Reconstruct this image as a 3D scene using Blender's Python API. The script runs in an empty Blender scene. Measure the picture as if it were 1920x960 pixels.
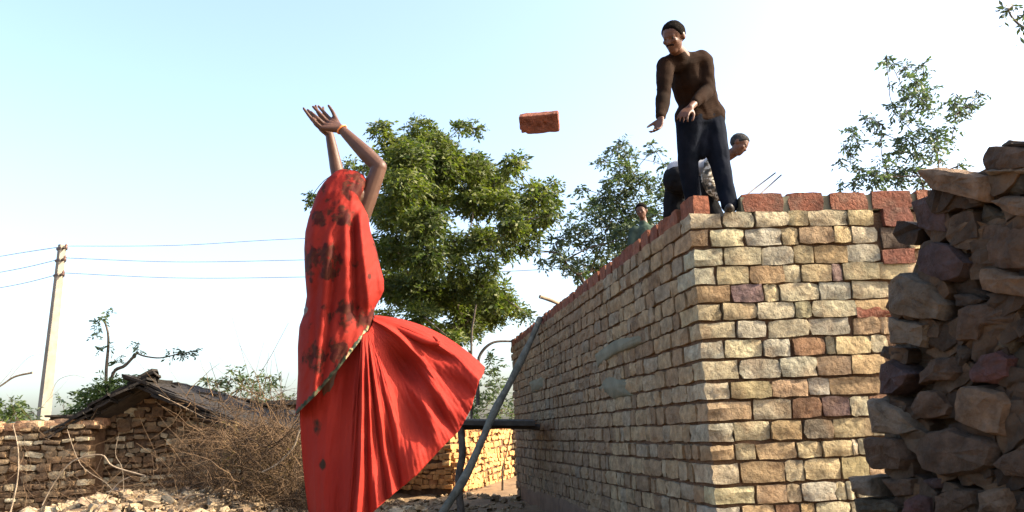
import bpy, bmesh, math, random
import numpy as np
from mathutils import Vector, Matrix, noise as mnoise

random.seed(7)
rng = np.random.default_rng(7)
SC = bpy.context.scene
COL = SC.collection

# ---------------------------------------------------------------- camera
F = 1550.0                      # focal length in pixels of the 1920 px wide photograph
CAMZ = 1.5
PITCH = math.atan(330.0 / F)
ROLL = 0.042
fw = Vector((0, math.cos(PITCH), math.sin(PITCH)))
u0 = Vector((0, -math.sin(PITCH), math.cos(PITCH)))
r0 = Vector((1, 0, 0))
cr, sr = math.cos(ROLL), math.sin(ROLL)
cam_r = cr * r0 - sr * u0
cam_u = cr * u0 + sr * r0
CAM = Vector((0, 0, CAMZ))
cd = bpy.data.cameras.new('camera')
cd.sensor_width = 36.0
cd.lens = F * 36.0 / 1920.0
cd.clip_start = 0.05
cd.clip_end = 2000.0
cam = bpy.data.objects.new('camera', cd)
COL.objects.link(cam)
cam.matrix_world = Matrix(((cam_r.x, cam_u.x, -fw.x, 0), (cam_r.y, cam_u.y, -fw.y, 0),
                           (cam_r.z, cam_u.z, -fw.z, CAMZ), (0, 0, 0, 1)))
SC.camera = cam

# ---------------------------------------------------------------- light
SUN_AZ = math.radians(94.0)     # from straight ahead (+Y) towards the right (+X)
SUN_EL = math.radians(33.0)
to_sun = Vector((math.cos(SUN_EL) * math.sin(SUN_AZ), math.cos(SUN_EL) * math.cos(SUN_AZ), math.sin(SUN_EL)))
world = bpy.data.worlds.new('World')
SC.world = world
world.use_nodes = True
nt = world.node_tree
sky = nt.nodes.new('ShaderNodeTexSky')
sky.sky_type = 'NISHITA'
sky.sun_disc = False
sky.sun_elevation = SUN_EL
sky.sun_rotation = SUN_AZ
sky.altitude = 200
sky.air_density = 1.0
sky.dust_density = 5.2
sky.ozone_density = 1.0
bg = nt.nodes['Background']
bg.inputs['Strength'].default_value = 0.10
hs = nt.nodes.new('ShaderNodeHueSaturation')
hs.inputs['Saturation'].default_value = 1.0          # hazy winter air
nt.links.new(sky.outputs[0], hs.inputs['Color'])
nt.links.new(hs.outputs[0], bg.inputs['Color'])
sl = bpy.data.lights.new('sun', 'SUN')
sl.energy = 2.9
sl.angle = math.radians(0.53)
sl.color = (1.0, 0.86, 0.66)
sun = bpy.data.objects.new('sun', sl)
COL.objects.link(sun)
sun.rotation_euler = to_sun.to_track_quat('Z', 'Y').to_euler()
sun.location = to_sun * 60
SC.view_settings.view_transform = 'Standard'
SC.view_settings.look = 'None'
SC.view_settings.exposure = 2.47
SC.view_settings.gamma = 1.0
SC.view_settings.use_curve_mapping = False

# ---------------------------------------------------------------- placing helpers
def ray(px, py):
    return fw + cam_r * ((px - 960.0) / F) - cam_u * ((py - 480.0) / F)

def at(px, py, Y):
    """The point that shows at photograph pixel (px, py) on the upright plane Y metres ahead."""
    d = ray(px, py)
    return CAM + d * (Y / d.y)

def on_plane(px, py, P, n):
    d = ray(px, py)
    return CAM + d * ((P - CAM).dot(n) / d.dot(n))

def zp(o, s, pts):
    return [(o[0] + x / s, o[1] + y / s) for x, y in pts]

def srgb(r, g, b):
    f = lambda c: (c / 255.0 / 12.92) if c / 255.0 <= 0.04045 else ((c / 255.0 + 0.055) / 1.055) ** 2.4
    return (f(r), f(g), f(b), 1.0)

def put(ob, label=None, cat=None, group=None, kind=None):
    if label: ob['label'] = label
    if cat: ob['category'] = cat
    if group: ob['group'] = group
    if kind: ob['kind'] = kind
    return ob

def empty(name, loc, label, cat, group=None):
    o = bpy.data.objects.new(name, None)
    o.empty_display_size = 0.1
    COL.objects.link(o)
    o.location = loc
    return put(o, label, cat, group)

W = {}
def link(name, mesh, mat=None, parent=None, M=None, color=None):
    """Links mesh as one object; M is its place in the world."""
    o = bpy.data.objects.new(name, mesh)
    COL.objects.link(o)
    if mat is not None and not mesh.materials:
        mesh.materials.append(mat)
    M = M if M is not None else Matrix.Identity(4)
    W[o.name] = M.copy()
    if parent is not None:
        o.parent = parent
        base = W[parent.name] if parent.name in W else Matrix.Translation(parent.location)
        o.matrix_basis = base.inverted() @ M
    else:
        o.matrix_basis = M
    if color is not None:
        o.color = color
    return o

def mesh_of(name, verts, faces, smooth=True, mat=None):
    me = bpy.data.meshes.new(name)
    me.from_pydata([tuple(v) for v in verts], [], [tuple(f) for f in faces])
    me.update()
    if smooth:
        me.polygons.foreach_set('use_smooth', [True] * len(me.polygons))
    if mat: me.materials.append(mat)
    return me

def mesh_np(name, V, faces_flat, n, smooth=False, mat=None):
    """V (N,3) array, faces_flat (M,n) array of equal-sided faces: quick for leaves and twigs."""
    V = np.asarray(V, np.float32); Q = np.asarray(faces_flat, np.int32)
    me = bpy.data.meshes.new(name)
    me.vertices.add(len(V)); me.vertices.foreach_set('co', V.ravel())
    me.loops.add(Q.size); me.loops.foreach_set('vertex_index', Q.ravel())
    me.polygons.add(len(Q))
    me.polygons.foreach_set('loop_start', np.arange(0, Q.size, n, dtype=np.int32))
    me.polygons.foreach_set('loop_total', np.full(len(Q), n, np.int32))
    if smooth: me.polygons.foreach_set('use_smooth', np.ones(len(Q), bool))
    me.update(calc_edges=True)
    me.validate()
    if mat: me.materials.append(mat)
    return me

class Acc:
    def __init__(s): s.v = []; s.f = []
    def add(s, verts, faces):
        b = len(s.v); s.v += [tuple(x) for x in verts]; s.f += [tuple(i + b for i in f) for f in faces]
    def tube(s, pts, radii, n=6, cap=True):
        pts = [Vector(p) for p in pts]
        if not hasattr(radii, '__len__'): radii = [radii] * len(pts)
        rings = []
        up = Vector((0.31, 0.17, 0.93)).normalized()
        for i, p in enumerate(pts):
            t = (pts[min(i + 1, len(pts) - 1)] - pts[max(i - 1, 0)])
            t = t.normalized() if t.length > 1e-9 else Vector((0, 0, 1))
            a = t.cross(up)
            if a.length < 1e-3: a = t.cross(Vector((1, 0, 0)))
            a.normalize(); b = t.cross(a)
            rings.append([p + (a * math.cos(k * 2 * math.pi / n) + b * math.sin(k * 2 * math.pi / n)) * radii[i] for k in range(n)])
        V = [v for r in rings for v in r]
        Fc = [(i * n + k, i * n + (k + 1) % n, (i + 1) * n + (k + 1) % n, (i + 1) * n + k) for i in range(len(pts) - 1) for k in range(n)]
        if cap:
            Fc += [tuple(range(n)), tuple((len(pts) - 1) * n + k for k in reversed(range(n)))]
        s.add(V, Fc)
    def box(s, c, ax, ay, az):
        c, ax, ay, az = Vector(c), Vector(ax), Vector(ay), Vector(az)
        V = [c + i * ax + j * ay + k * az for k in (-.5, .5) for j in (-.5, .5) for i in (-.5, .5)]
        s.add(V, [(0, 2, 3, 1), (4, 5, 7, 6), (0, 1, 5, 4), (2, 6, 7, 3), (0, 4, 6, 2), (1, 3, 7, 5)])
    def mesh(s, name, mat=None, smooth=True): return mesh_of(name, s.v, s.f, smooth, mat)

def curve_pts(pts, n=5):
    """Catmull-Rom through pts."""
    P = [Vector(p) for p in pts]
    if len(P) < 3:
        return [P[0].lerp(P[-1], i / n) for i in range(n + 1)]
    out = []
    for i in range(len(P) - 1):
        a, b, c, d = P[max(i - 1, 0)], P[i], P[i + 1], P[min(i + 2, len(P) - 1)]
        for k in range(n):
            t = k / n
            out.append(0.5 * ((2 * b) + (c - a) * t + (2 * a - 5 * b + 4 * c - d) * t * t + (3 * b - a - 3 * c + d) * t ** 3))
    out.append(P[-1])
    return out

# ---------------------------------------------------------------- materials
def new_mat(name):
    m = bpy.data.materials.new(name); m.use_nodes = True
    t = m.node_tree
    b = t.nodes['Principled BSDF']
    b.inputs['Roughness'].default_value = 0.85
    b.inputs['Specular IOR Level'].default_value = 0.25
    return m, t, b

def N(t, kind, **kw):
    n = t.nodes.new(kind)
    for k, v in kw.items():
        if k in n.inputs: n.inputs[k].default_value = v
        else: setattr(n, k, v)
    return n

def ramp(t, stops, interp='LINEAR'):
    n = t.nodes.new('ShaderNodeValToRGB')
    n.color_ramp.interpolation = interp
    e = n.color_ramp.elements
    while len(e) < len(stops): e.new(0.5)
    for i, (p, c) in enumerate(stops):
        e[i].position = p; e[i].color = c if len(c) == 4 else (*c, 1)
    return n

def mix(t, fac, a, b, mode='MIX'):
    n = t.nodes.new('ShaderNodeMix'); n.data_type = 'RGBA'; n.blend_type = mode
    for sock, val in ((n.inputs['Factor'], fac), (n.inputs['A'], a), (n.inputs['B'], b)):
        pass
    ins = [n.inputs[0], n.inputs[6], n.inputs[7]]
    for sock, val in zip(ins, (fac, a, b)):
        if hasattr(val, 'is_linked') or hasattr(val, 'links'): t.links.new(val, sock)
        else: sock.default_value = val
    return n.outputs[2]

def mat_stone(name, source, stops=None, scale=10.0, contrast=0.55, bump=0.9, bdist=0.03, patch=None):
    """source: 'color' takes the object's own colour; 'random' draws per object; 'island' per loose piece."""
    m, t, b = new_mat(name)
    L = t.links.new
    geo = N(t, 'ShaderNodeNewGeometry'); oi = N(t, 'ShaderNodeObjectInfo')
    rnd = geo.outputs['Random Per Island'] if source == 'island' else oi.outputs['Random']
    if source == 'color': base = oi.outputs['Color']
    else:
        r = ramp(t, stops); L(rnd, r.inputs[0]); base = r.outputs[0]
    off = N(t, 'ShaderNodeVectorMath', operation='SCALE'); off.inputs[0].default_value = (37, 17, 53); L(rnd, off.inputs['Scale'])
    add = N(t, 'ShaderNodeVectorMath', operation='ADD'); L(geo.outputs['Position'], add.inputs[0]); L(off.outputs[0], add.inputs[1])
    n1 = N(t, 'ShaderNodeTexNoise', Scale=scale, Detail=6.0, Roughness=0.65); L(add.outputs[0], n1.inputs['Vector'])
    r1 = ramp(t, [(0.28, (1 - contrast,) * 3), (0.72, (1 + contrast,) * 3)]); L(n1.outputs['Fac'], r1.inputs[0])
    c = mix(t, 1.0, base, r1.outputs[0], 'MULTIPLY')
    n2 = N(t, 'ShaderNodeTexNoise', Scale=scale * 0.45, Detail=3.0); L(add.outputs[0], n2.inputs['Vector'])
    r2 = ramp(t, [(0.5, (0, 0, 0)), (0.68, (1, 1, 1))]); L(n2.outputs['Fac'], r2.inputs[0])
    fac = N(t, 'ShaderNodeMath', operation='MULTIPLY'); L(r2.outputs[0], fac.inputs[0]); fac.inputs[1].default_value = 0.4
    c = mix(t, fac.outputs[0], c, patch or (0.20, 0.115, 0.055, 1))
    L(c, b.inputs['Base Color'])
    n3 = N(t, 'ShaderNodeTexNoise', Scale=scale * 2.2, Detail=8.0, Roughness=0.7); L(add.outputs[0], n3.inputs['Vector'])
    v = N(t, 'ShaderNodeTexVoronoi', Scale=scale * 1.4, feature='DISTANCE_TO_EDGE'); L(add.outputs[0], v.inputs['Vector'])
    mm = N(t, 'ShaderNodeMath', operation='MULTIPLY_ADD'); L(v.outputs['Distance'], mm.inputs[0]); mm.inputs[1].default_value = 0.5; L(n3.outputs['Fac'], mm.inputs[2])
    bp = N(t, 'ShaderNodeBump', Strength=bump, Distance=bdist); L(mm.outputs[0], bp.inputs['Height']); L(bp.outputs[0], b.inputs['Normal'])
    b.inputs['Roughness'].default_value = 0.92
    return m

def mat_noise(name, c1, c2, scale=6.0, bump=0.4, bdist=0.01, rough=0.9, lo=0.35, hi=0.65, island=False, stretch=None):
    m, t, b = new_mat(name); L = t.links.new
    geo = N(t, 'ShaderNodeNewGeometry')
    vec = geo.outputs['Position']
    if stretch:
        mp = N(t, 'ShaderNodeMapping'); mp.inputs['Scale'].default_value = stretch; L(vec, mp.inputs['Vector']); vec = mp.outputs[0]
    n1 = N(t, 'ShaderNodeTexNoise', Scale=scale, Detail=6.0, Roughness=0.6); L(vec, n1.inputs['Vector'])
    r = ramp(t, [(lo, c1), (hi, c2)]); L(n1.outputs['Fac'], r.inputs[0])
    c = r.outputs[0]
    if island:
        r2 = ramp(t, [(0.0, (0.55, 0.55, 0.55)), (1.0, (1.35, 1.3, 1.2))]); L(geo.outputs['Random Per Island'], r2.inputs[0])
        c = mix(t, 1.0, c, r2.outputs[0], 'MULTIPLY')
    L(c, b.inputs['Base Color'])
    n2 = N(t, 'ShaderNodeTexNoise', Scale=scale * 5, Detail=6.0); L(vec, n2.inputs['Vector'])
    bp = N(t, 'ShaderNodeBump', Strength=bump, Distance=bdist); L(n2.outputs['Fac'], bp.inputs['Height']); L(bp.outputs[0], b.inputs['Normal'])
    b.inputs['Roughness'].default_value = rough
    if 'trouser' in name or 'shirt' in name or 'hair' in name: b.inputs['Specular IOR Level'].default_value = 0.03
    return m

def mat_leaf(name, a, b_, trans=0.35):
    m, t, b = new_mat(name); L = t.links.new
    geo = N(t, 'ShaderNodeNewGeometry')
    r = ramp(t, [(0.0, a), (1.0, b_)]); L(geo.outputs['Random Per Island'], r.inputs[0])
    n1 = N(t, 'ShaderNodeTexNoise', Scale=1.1, Detail=2.0); L(geo.outputs['Position'], n1.inputs['Vector'])
    r2 = ramp(t, [(0.35, (0.7, 0.75, 0.8)), (0.65, (1.3, 1.25, 1.0))]); L(n1.outputs['Fac'], r2.inputs[0])
    c = mix(t, 1.0, r.outputs[0], r2.outputs[0], 'MULTIPLY')
    L(c, b.inputs['Base Color'])
    b.inputs['Roughness'].default_value = 0.55
    tr = N(t, 'ShaderNodeBsdfTranslucent'); L(mix(t, 1.0, c, (1.3, 1.5, 0.6, 1), 'MULTIPLY'), tr.inputs['Color'])
    ms = N(t, 'ShaderNodeMixShader'); ms.inputs[0].default_value = trans
    L(b.outputs[0], ms.inputs[1]); L(tr.outputs[0], ms.inputs[2])
    L(ms.outputs[0], t.nodes['Material Output'].inputs['Surface'])
    return m

STOPS_HOUSE = [(0.0, (0.46, 0.37, 0.22)), (0.3, (0.52, 0.42, 0.26)), (0.5, (0.44, 0.38, 0.27)), (0.68, (0.48, 0.33, 0.17)),
               (0.85, (0.36, 0.24, 0.13)), (0.95, (0.22, 0.14, 0.10)), (1.0, (0.30, 0.29, 0.24))]
STOPS_SIDE_SHADE = [(0.0, (0.235, 0.168, 0.097)), (0.5, (0.21, 0.145, 0.086)), (0.8, (0.17, 0.114, 0.067)), (1.0, (0.18, 0.147, 0.102))]  # grey-brown side stone, darkened further so the wall's shade reads deeper
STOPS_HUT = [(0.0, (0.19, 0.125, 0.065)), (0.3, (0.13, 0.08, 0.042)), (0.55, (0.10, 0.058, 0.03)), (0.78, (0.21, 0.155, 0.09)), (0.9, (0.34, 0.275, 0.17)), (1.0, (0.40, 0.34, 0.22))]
M_stone = mat_stone('stone_own_colour', 'color')
M_side = mat_stone('stone_side_shade_far', 'island', STOPS_SIDE_SHADE, contrast=0.35)
M_hut = mat_stone('stone_cottage', 'random', STOPS_HUT, scale=7)
M_hut_i = mat_stone('stone_cottage_far', 'island', STOPS_HUT, scale=7)
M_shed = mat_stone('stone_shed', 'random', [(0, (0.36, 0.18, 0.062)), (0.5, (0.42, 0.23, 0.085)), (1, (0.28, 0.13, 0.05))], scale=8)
M_rubble = mat_stone('rubble_stone', 'random', [(0, (0.27, 0.20, 0.12)), (0.5, (0.36, 0.28, 0.17)), (1, (0.22, 0.155, 0.11))], scale=8)
M_ruin = mat_stone('ruin_stone', 'color', scale=13.0, contrast=0.5, bump=1.0, bdist=0.035, patch=(0.05, 0.035, 0.02, 1))
M_mud = mat_noise('mud_mortar', (0.06, 0.033, 0.017), (0.11, 0.062, 0.032), 7, 0.8, 0.02)
M_dark = mat_noise('dark_rubble_fill', (0.03, 0.022, 0.014), (0.07, 0.05, 0.03), 6, 0.9, 0.03)
M_cement = mat_noise('grey_green_cement', (0.10, 0.095, 0.062), (0.15, 0.135, 0.09), 5, 0.5, 0.01)
M_brick = mat_stone('red_brick', 'random', [(0, (0.165, 0.055, 0.031)), (0.5, (0.20, 0.072, 0.038)), (1, (0.12, 0.042, 0.028))], scale=14, contrast=0.45, patch=(0.17, 0.115, 0.08, 1))
M_plaster = mat_noise('mud_plaster', (0.08, 0.05, 0.03), (0.13, 0.082, 0.05), 4, 0.5, 0.02)
M_ground = mat_noise('earth', (0.12, 0.075, 0.038), (0.21, 0.14, 0.075), 2.2, 0.6, 0.03)
M_slate = mat_noise('roof_slate', (0.008, 0.007, 0.006), (0.024, 0.020, 0.017), 5, 0.6, 0.02, island=True)
M_slate_edge = mat_noise('awning_slab', (0.03, 0.026, 0.022), (0.06, 0.05, 0.04), 5, 0.5, 0.02)
M_conc = mat_noise('pole_concrete', (0.16, 0.148, 0.118), (0.22, 0.20, 0.165), 4, 0.3, 0.005)
M_iron = mat_noise('rusty_iron', (0.05, 0.035, 0.03), (0.11, 0.07, 0.05), 20, 0.3, 0.002, rough=0.6)
M_wire = mat_noise('wire_metal', (0.10, 0.105, 0.11), (0.15, 0.155, 0.16), 20, 0.1, 0.001, rough=0.5)
M_porc = mat_noise('insulator', (0.10, 0.05, 0.035), (0.16, 0.08, 0.05), 20, 0.1, 0.001, rough=0.3)
M_log = mat_noise('grey_green_bark', (0.055, 0.055, 0.042), (0.11, 0.108, 0.085), 9, 0.8, 0.02, stretch=(1, 1, 0.35))
M_bark = mat_noise('dark_bark', (0.045, 0.035, 0.026), (0.10, 0.08, 0.06), 8, 0.8, 0.02)
M_branch = mat_noise('dry_branch_bark', (0.14, 0.105, 0.07), (0.26, 0.205, 0.145), 10, 0.6, 0.01)
M_twig = mat_noise('dry_twig', (0.042, 0.026, 0.015), (0.11, 0.070, 0.038), 3, 0.3, 0.005, island=True)
M_skin = mat_noise('skin', (0.055, 0.026, 0.016), (0.078, 0.038, 0.024), 14, 0.12, 0.002, rough=0.5)
M_skin2 = mat_noise('skin_men', (0.075, 0.034, 0.02), (0.10, 0.046, 0.028), 14, 0.12, 0.002, rough=0.5)
M_hair = mat_noise('black_hair', (0.004, 0.0035, 0.003), (0.010, 0.008, 0.007), 60, 0.8, 0.006, rough=0.95)
M_greyhair = mat_noise('grey_hair', (0.012, 0.012, 0.012), (0.06, 0.06, 0.06), 90, 0.8, 0.006, rough=0.95)
M_eye = mat_noise('eye', (0.01, 0.008, 0.006), (0.02, 0.015, 0.01), 5, 0, 0.001, rough=0.2)
M_trouser = mat_noise('navy_trousers', (0.004, 0.006, 0.010), (0.008, 0.010, 0.016), 9, 0.4, 0.006)
M_trouser2 = mat_noise('charcoal_trousers', (0.006, 0.0065, 0.0075), (0.011, 0.0115, 0.013), 9, 0.4, 0.006)
M_white = mat_noise('white_shirt', (0.27, 0.27, 0.28), (0.34, 0.34, 0.35), 9, 0.4, 0.006)
M_green = mat_noise('dark_green_shirt', (0.03, 0.045, 0.035), (0.05, 0.07, 0.055), 9, 0.3, 0.004)
M_shoe = mat_noise('dark_shoe', (0.012, 0.011, 0.011), (0.03, 0.027, 0.026), 9, 0.2, 0.003, rough=0.5)
M_thread = mat_noise('orange_bangle', (0.55, 0.18, 0.05), (0.7, 0.25, 0.08), 9, 0.2, 0.003, rough=0.4)

def mat_camo():
    m, t, b = new_mat('patterned_sleeve'); L = t.links.new
    geo = N(t, 'ShaderNodeNewGeometry')
    v = N(t, 'ShaderNodeTexNoise', Scale=14.0, Detail=2.0); L(geo.outputs['Position'], v.inputs['Vector'])
    r = ramp(t, [(0.0, (0.03, 0.027, 0.02)), (0.42, (0.13, 0.10, 0.065)), (0.5, (0.40, 0.36, 0.29)), (0.58, (0.07, 0.06, 0.04))], 'CONSTANT')
    L(v.outputs['Fac'], r.inputs[0]); L(r.outputs[0], b.inputs['Base Color'])
    return m
M_camo = mat_camo()

def mat_sweater():
    m, t, b = new_mat('brown_sweater'); L = t.links.new
    geo = N(t, 'ShaderNodeNewGeometry')
    sep = N(t, 'ShaderNodeSeparateXYZ'); L(geo.outputs['Position'], sep.inputs[0])
    w = N(t, 'ShaderNodeTexWave', Scale=22.0, Distortion=1.5, bands_direction='Z'); L(geo.outputs['Position'], w.inputs['Vector'])
    n = N(t, 'ShaderNodeTexNoise', Scale=6.0, Detail=4.0); L(geo.outputs['Position'], n.inputs['Vector'])
    r = ramp(t, [(0.3, (0.010, 0.006, 0.004)), (0.7, (0.020, 0.0105, 0.0065))]); L(n.outputs['Fac'], r.inputs[0])
    L(r.outputs[0], b.inputs['Base Color'])
    mm = N(t, 'ShaderNodeMath', operation='MULTIPLY_ADD'); L(w.outputs['Fac'], mm.inputs[0]); mm.inputs[1].default_value = 0.4; L(n.outputs['Fac'], mm.inputs[2])
    bp = N(t, 'ShaderNodeBump', Strength=0.2, Distance=0.004); L(mm.outputs[0], bp.inputs['Height']); L(bp.outputs[0], b.inputs['Normal'])
    b.inputs['Specular IOR Level'].default_value = 0.04
    return m
M_sweater = mat_sweater()

def mat_sari(name, print_amount, spots=(), k=1.0):
    m, t, b = new_mat(name); L = t.links.new
    geo = N(t, 'ShaderNodeNewGeometry')
    n0 = N(t, 'ShaderNodeTexNoise', Scale=3.0, Detail=3.0); L(geo.outputs['Position'], n0.inputs['Vector'])
    r0_ = ramp(t, [(0.3, (0.26 * k, 0.020 * k, 0.014 * k)), (0.7, (0.32 * k, 0.030 * k, 0.019 * k))]); L(n0.outputs['Fac'], r0_.inputs[0])
    c = r0_.outputs[0]
    if print_amount > 0:
        v = N(t, 'ShaderNodeTexVoronoi', Scale=9.5, Randomness=1.0); 
        wn = N(t, 'ShaderNodeTexNoise', Scale=17.0, Detail=3.0); L(geo.outputs['Position'], wn.inputs['Vector'])
        sc = N(t, 'ShaderNodeVectorMath', operation='SCALE'); L(wn.outputs['Color'], sc.inputs[0]); sc.inputs['Scale'].default_value = 0.13
        mp = N(t, 'ShaderNodeMapping'); mp.inputs['Scale'].default_value = (1.0, 0.25, 0.72); L(geo.outputs['Position'], mp.inputs['Vector'])
        ad = N(t, 'ShaderNodeVectorMath', operation='ADD'); L(mp.outputs[0], ad.inputs[0]); L(sc.outputs[0], ad.inputs[1])
        L(ad.outputs[0], v.inputs['Vector'])
        rr = ramp(t, [(0.37, (1, 1, 1)), (0.50, (0, 0, 0))]); L(v.outputs['Distance'], rr.inputs[0])
        g = N(t, 'ShaderNodeTexNoise', Scale=30.0, Detail=2.0); L(geo.outputs['Position'], g.inputs['Vector'])
        gr = ramp(t, [(0.4, (0.022, 0.008, 0.007)), (0.6, (0.045, 0.022, 0.012)), (0.68, (0.15, 0.014, 0.010))]); L(g.outputs['Fac'], gr.inputs[0])
        f = N(t, 'ShaderNodeMath', operation='MULTIPLY'); L(rr.outputs[0], f.inputs[0]); f.inputs[1].default_value = print_amount
        c = mix(t, f.outputs[0], c, gr.outputs[0])
    for P, rad in spots:
        d = N(t, 'ShaderNodeVectorMath', operation='DISTANCE'); L(geo.outputs['Position'], d.inputs[0]); d.inputs[1].default_value = P
        wn = N(t, 'ShaderNodeTexNoise', Scale=22.0, Detail=2.0); L(geo.outputs['Position'], wn.inputs['Vector'])
        ma = N(t, 'ShaderNodeMath', operation='MULTIPLY_ADD'); L(wn.outputs['Fac'], ma.inputs[0]); ma.inputs[1].default_value = rad * 1.3; L(d.outputs['Value'], ma.inputs[2])
        rr = ramp(t, [(0.0, (1, 1, 1)), (1.0, (0, 0, 0))])
        mr = N(t, 'ShaderNodeMapRange'); mr.inputs['From Min'].default_value = rad * 1.45; mr.inputs['From Max'].default_value = rad * 1.75
        L(ma.outputs[0], mr.inputs['Value']); L(mr.outputs[0], rr.inputs[0])
        c = mix(t, rr.outputs[0], c, (0.04, 0.022, 0.014, 1))
    L(c, b.inputs['Base Color'])
    b.inputs['Roughness'].default_value = 0.7
    b.inputs['Specular IOR Level'].default_value = 0.1
    wv = N(t, 'ShaderNodeTexNoise', Scale=160.0, Detail=2.0); L(geo.outputs['Position'], wv.inputs['Vector'])
    wv2 = N(t, 'ShaderNodeTexNoise', Scale=14.0, Detail=5.0); L(geo.outputs['Position'], wv2.inputs['Vector'])
    mm = N(t, 'ShaderNodeMath', operation='MULTIPLY_ADD'); L(wv.outputs['Fac'], mm.inputs[0]); mm.inputs[1].default_value = 0.12; L(wv2.outputs['Fac'], mm.inputs[2])
    bp = N(t, 'ShaderNodeBump', Strength=0.35, Distance=0.012); L(mm.outputs[0], bp.inputs['Height']); L(bp.outputs[0], b.inputs['Normal'])
    tr = N(t, 'ShaderNodeBsdfTranslucent'); L(c, tr.inputs['Color'])
    ms = N(t, 'ShaderNodeMixShader'); ms.inputs[0].default_value = 0.25
    L(b.outputs[0], ms.inputs[1]); L(tr.outputs[0], ms.inputs[2])
    L(ms.outputs[0], t.nodes['Material Output'].inputs['Surface'])
    return m
# ================================================================ STRUCTURE
def sstep(x): x = np.clip(x, 0, 1); return x * x * (3 - 2 * x)
def height(x, y):
    x = np.asarray(x, float); y = np.asarray(y, float)
    d = np.hypot(x + 0.3, y - 2.0)
    h = 0.25 + 0.78 * sstep((3.4 - d) / 1.5)
    h = h + 0.72 * np.exp(-((x + 4.6) / 2.4) ** 2 - ((y - 10.4) / 1.7) ** 2)
    h = h + 0.42 * np.exp(-((x + 1.25) / 0.8) ** 2 - ((y - 9.3) / 1.0) ** 2)
    h = h + 0.05 * np.sin(x * 1.7 + 0.3) * np.cos(y * 1.3) + 0.03 * np.sin(x * 4.1 + y * 3.3)
    return h
def hz(x, y): return float(height(x, y))

t_ = np.linspace(-1, 1, 161)
gx = np.sinh(t_ * 5.2) / math.sinh(5.2) * 700
gy = gx + 6
X, Y = np.meshgrid(gx, gy)
Z = height(X, Y)
V = np.stack([X, Y, Z], -1).reshape(-1, 3)
n_ = len(gx)
ii = np.arange((n_ - 1) * n_).reshape(n_ - 1, n_)[:, :-1].ravel()
put(link('ground', mesh_np('ground', V, np.stack([ii, ii + 1, ii + n_ + 1, ii + n_], -1), 4, True, M_ground)), kind='structure')

# ---- rough stone blocks: unit boxes whose outward face is local -Y
def rock_mesh(name, seed, nx=4, nz=3, rough=0.16, edge=0.05, mat=None):
    r = random.Random(seed)
    V, Fc = [], []
    def vid(i, k, back): return back * (nx + 1) * (nz + 1) + k * (nx + 1) + i
    tilt = r.uniform(-.08, .08)
    for k in range(nz + 1):
        for i in range(nx + 1):
            x, z = i / nx - .5, k / nz - .5
            rim = i in (0, nx) or k in (0, nz)
            corner = i in (0, nx) and k in (0, nz)
            y = -.5 + ((r.uniform(.06, .14) if r.random() < .13 else r.uniform(-.02, .035)) if rim else r.uniform(-rough * .45, rough * 0.3)) + tilt * x
            jx = r.uniform(-edge, edge) * (0.6 if rim else 0.8) - (math.copysign(r.uniform(0.0, .035), x) if corner else 0)
            jz = r.uniform(-edge, edge) * (0.9 if rim else 0.8) - (math.copysign(r.uniform(0.0, .07), z) if corner else 0)
            V.append((x + jx, y, z + jz))
    for i, k in [(i, 0) for i in range(nx + 1)] + [(nx, k) for k in range(1, nz + 1)] + [(i, nz) for i in range(nx - 1, -1, -1)] + [(0, k) for k in range(nz - 1, 0, -1)]:
        v = V[vid(i, k, 0)]
        V.append((v[0] * .96, .5, v[2] * .96))
    nb = 2 * (nx + nz); b0 = (nx + 1) * (nz + 1)
    loop = [(i, 0) for i in range(nx + 1)] + [(nx, k) for k in range(1, nz + 1)] + [(i, nz) for i in range(nx - 1, -1, -1)] + [(0, k) for k in range(nz - 1, 0, -1)]
    for k in range(nz):
        for i in range(nx):
            Fc.append((vid(i, k, 0), vid(i + 1, k, 0), vid(i + 1, k + 1, 0), vid(i, k + 1, 0)))
    for j in range(nb):
        a, b = loop[j], loop[(j + 1) % nb]
        Fc.append((vid(*a, 0), b0 + j, b0 + (j + 1) % nb, vid(*b, 0)))
    me = mesh_of(name, V, Fc, True, mat)
    me.set_sharp_from_angle(angle=math.radians(30))
    return me

def frame(P, ex, ey, ez, sx, sy, sz):
    """Matrix with its origin at P, axes ex/ey/ez scaled by the sizes."""
    ex, ey, ez = ex * sx, ey * sy, ez * sz
    return Matrix(((ex.x, ey.x, ez.x, P.x), (ex.y, ey.y, ez.y, P.y), (ex.z, ey.z, ez.z, P.z), (0, 0, 0, 1)))

def sharp(me, a=30):
    me.set_sharp_from_angle(angle=math.radians(a)); return me

def join_rocks(meshes, Ms):
    A = Acc()
    for me, M in zip(meshes, Ms):
        A.add([M @ v.co for v in me.vertices], [tuple(p.vertices) for p in me.polygons])
    return A

UP = Vector((0, 0, 1))

# ---------------------------------------------------------------- the stone house being built (right)
Cn = at(1293, 401, 6.5)                                   # top of its near corner
ZT = Cn.z
d1 = Vector((-0.150, 0.9887, 0)).normalized()             # along the shaded side wall, away from the camera
d2 = Vector((0.997, 0.077, 0)).normalized()               # along the sunlit end wall, to the right
n1 = Vector((-d1.y, d1.x, 0))                             # outward normals
n2 = Vector((d2.y, -d2.x, 0))
C0 = Vector((Cn.x, Cn.y, 0))
house = empty('stone_house', (C0.x, C0.y, 0.25), 'unfinished house of squared tan stone courses with red bricks along its wall tops', 'house')
def wall_st(px, py):
    p = on_plane(px, py, Cn, n2)
    return (p - Cn).dot(d2), p.z
LEN1, LEN2 = 10.3, 4.2
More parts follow.
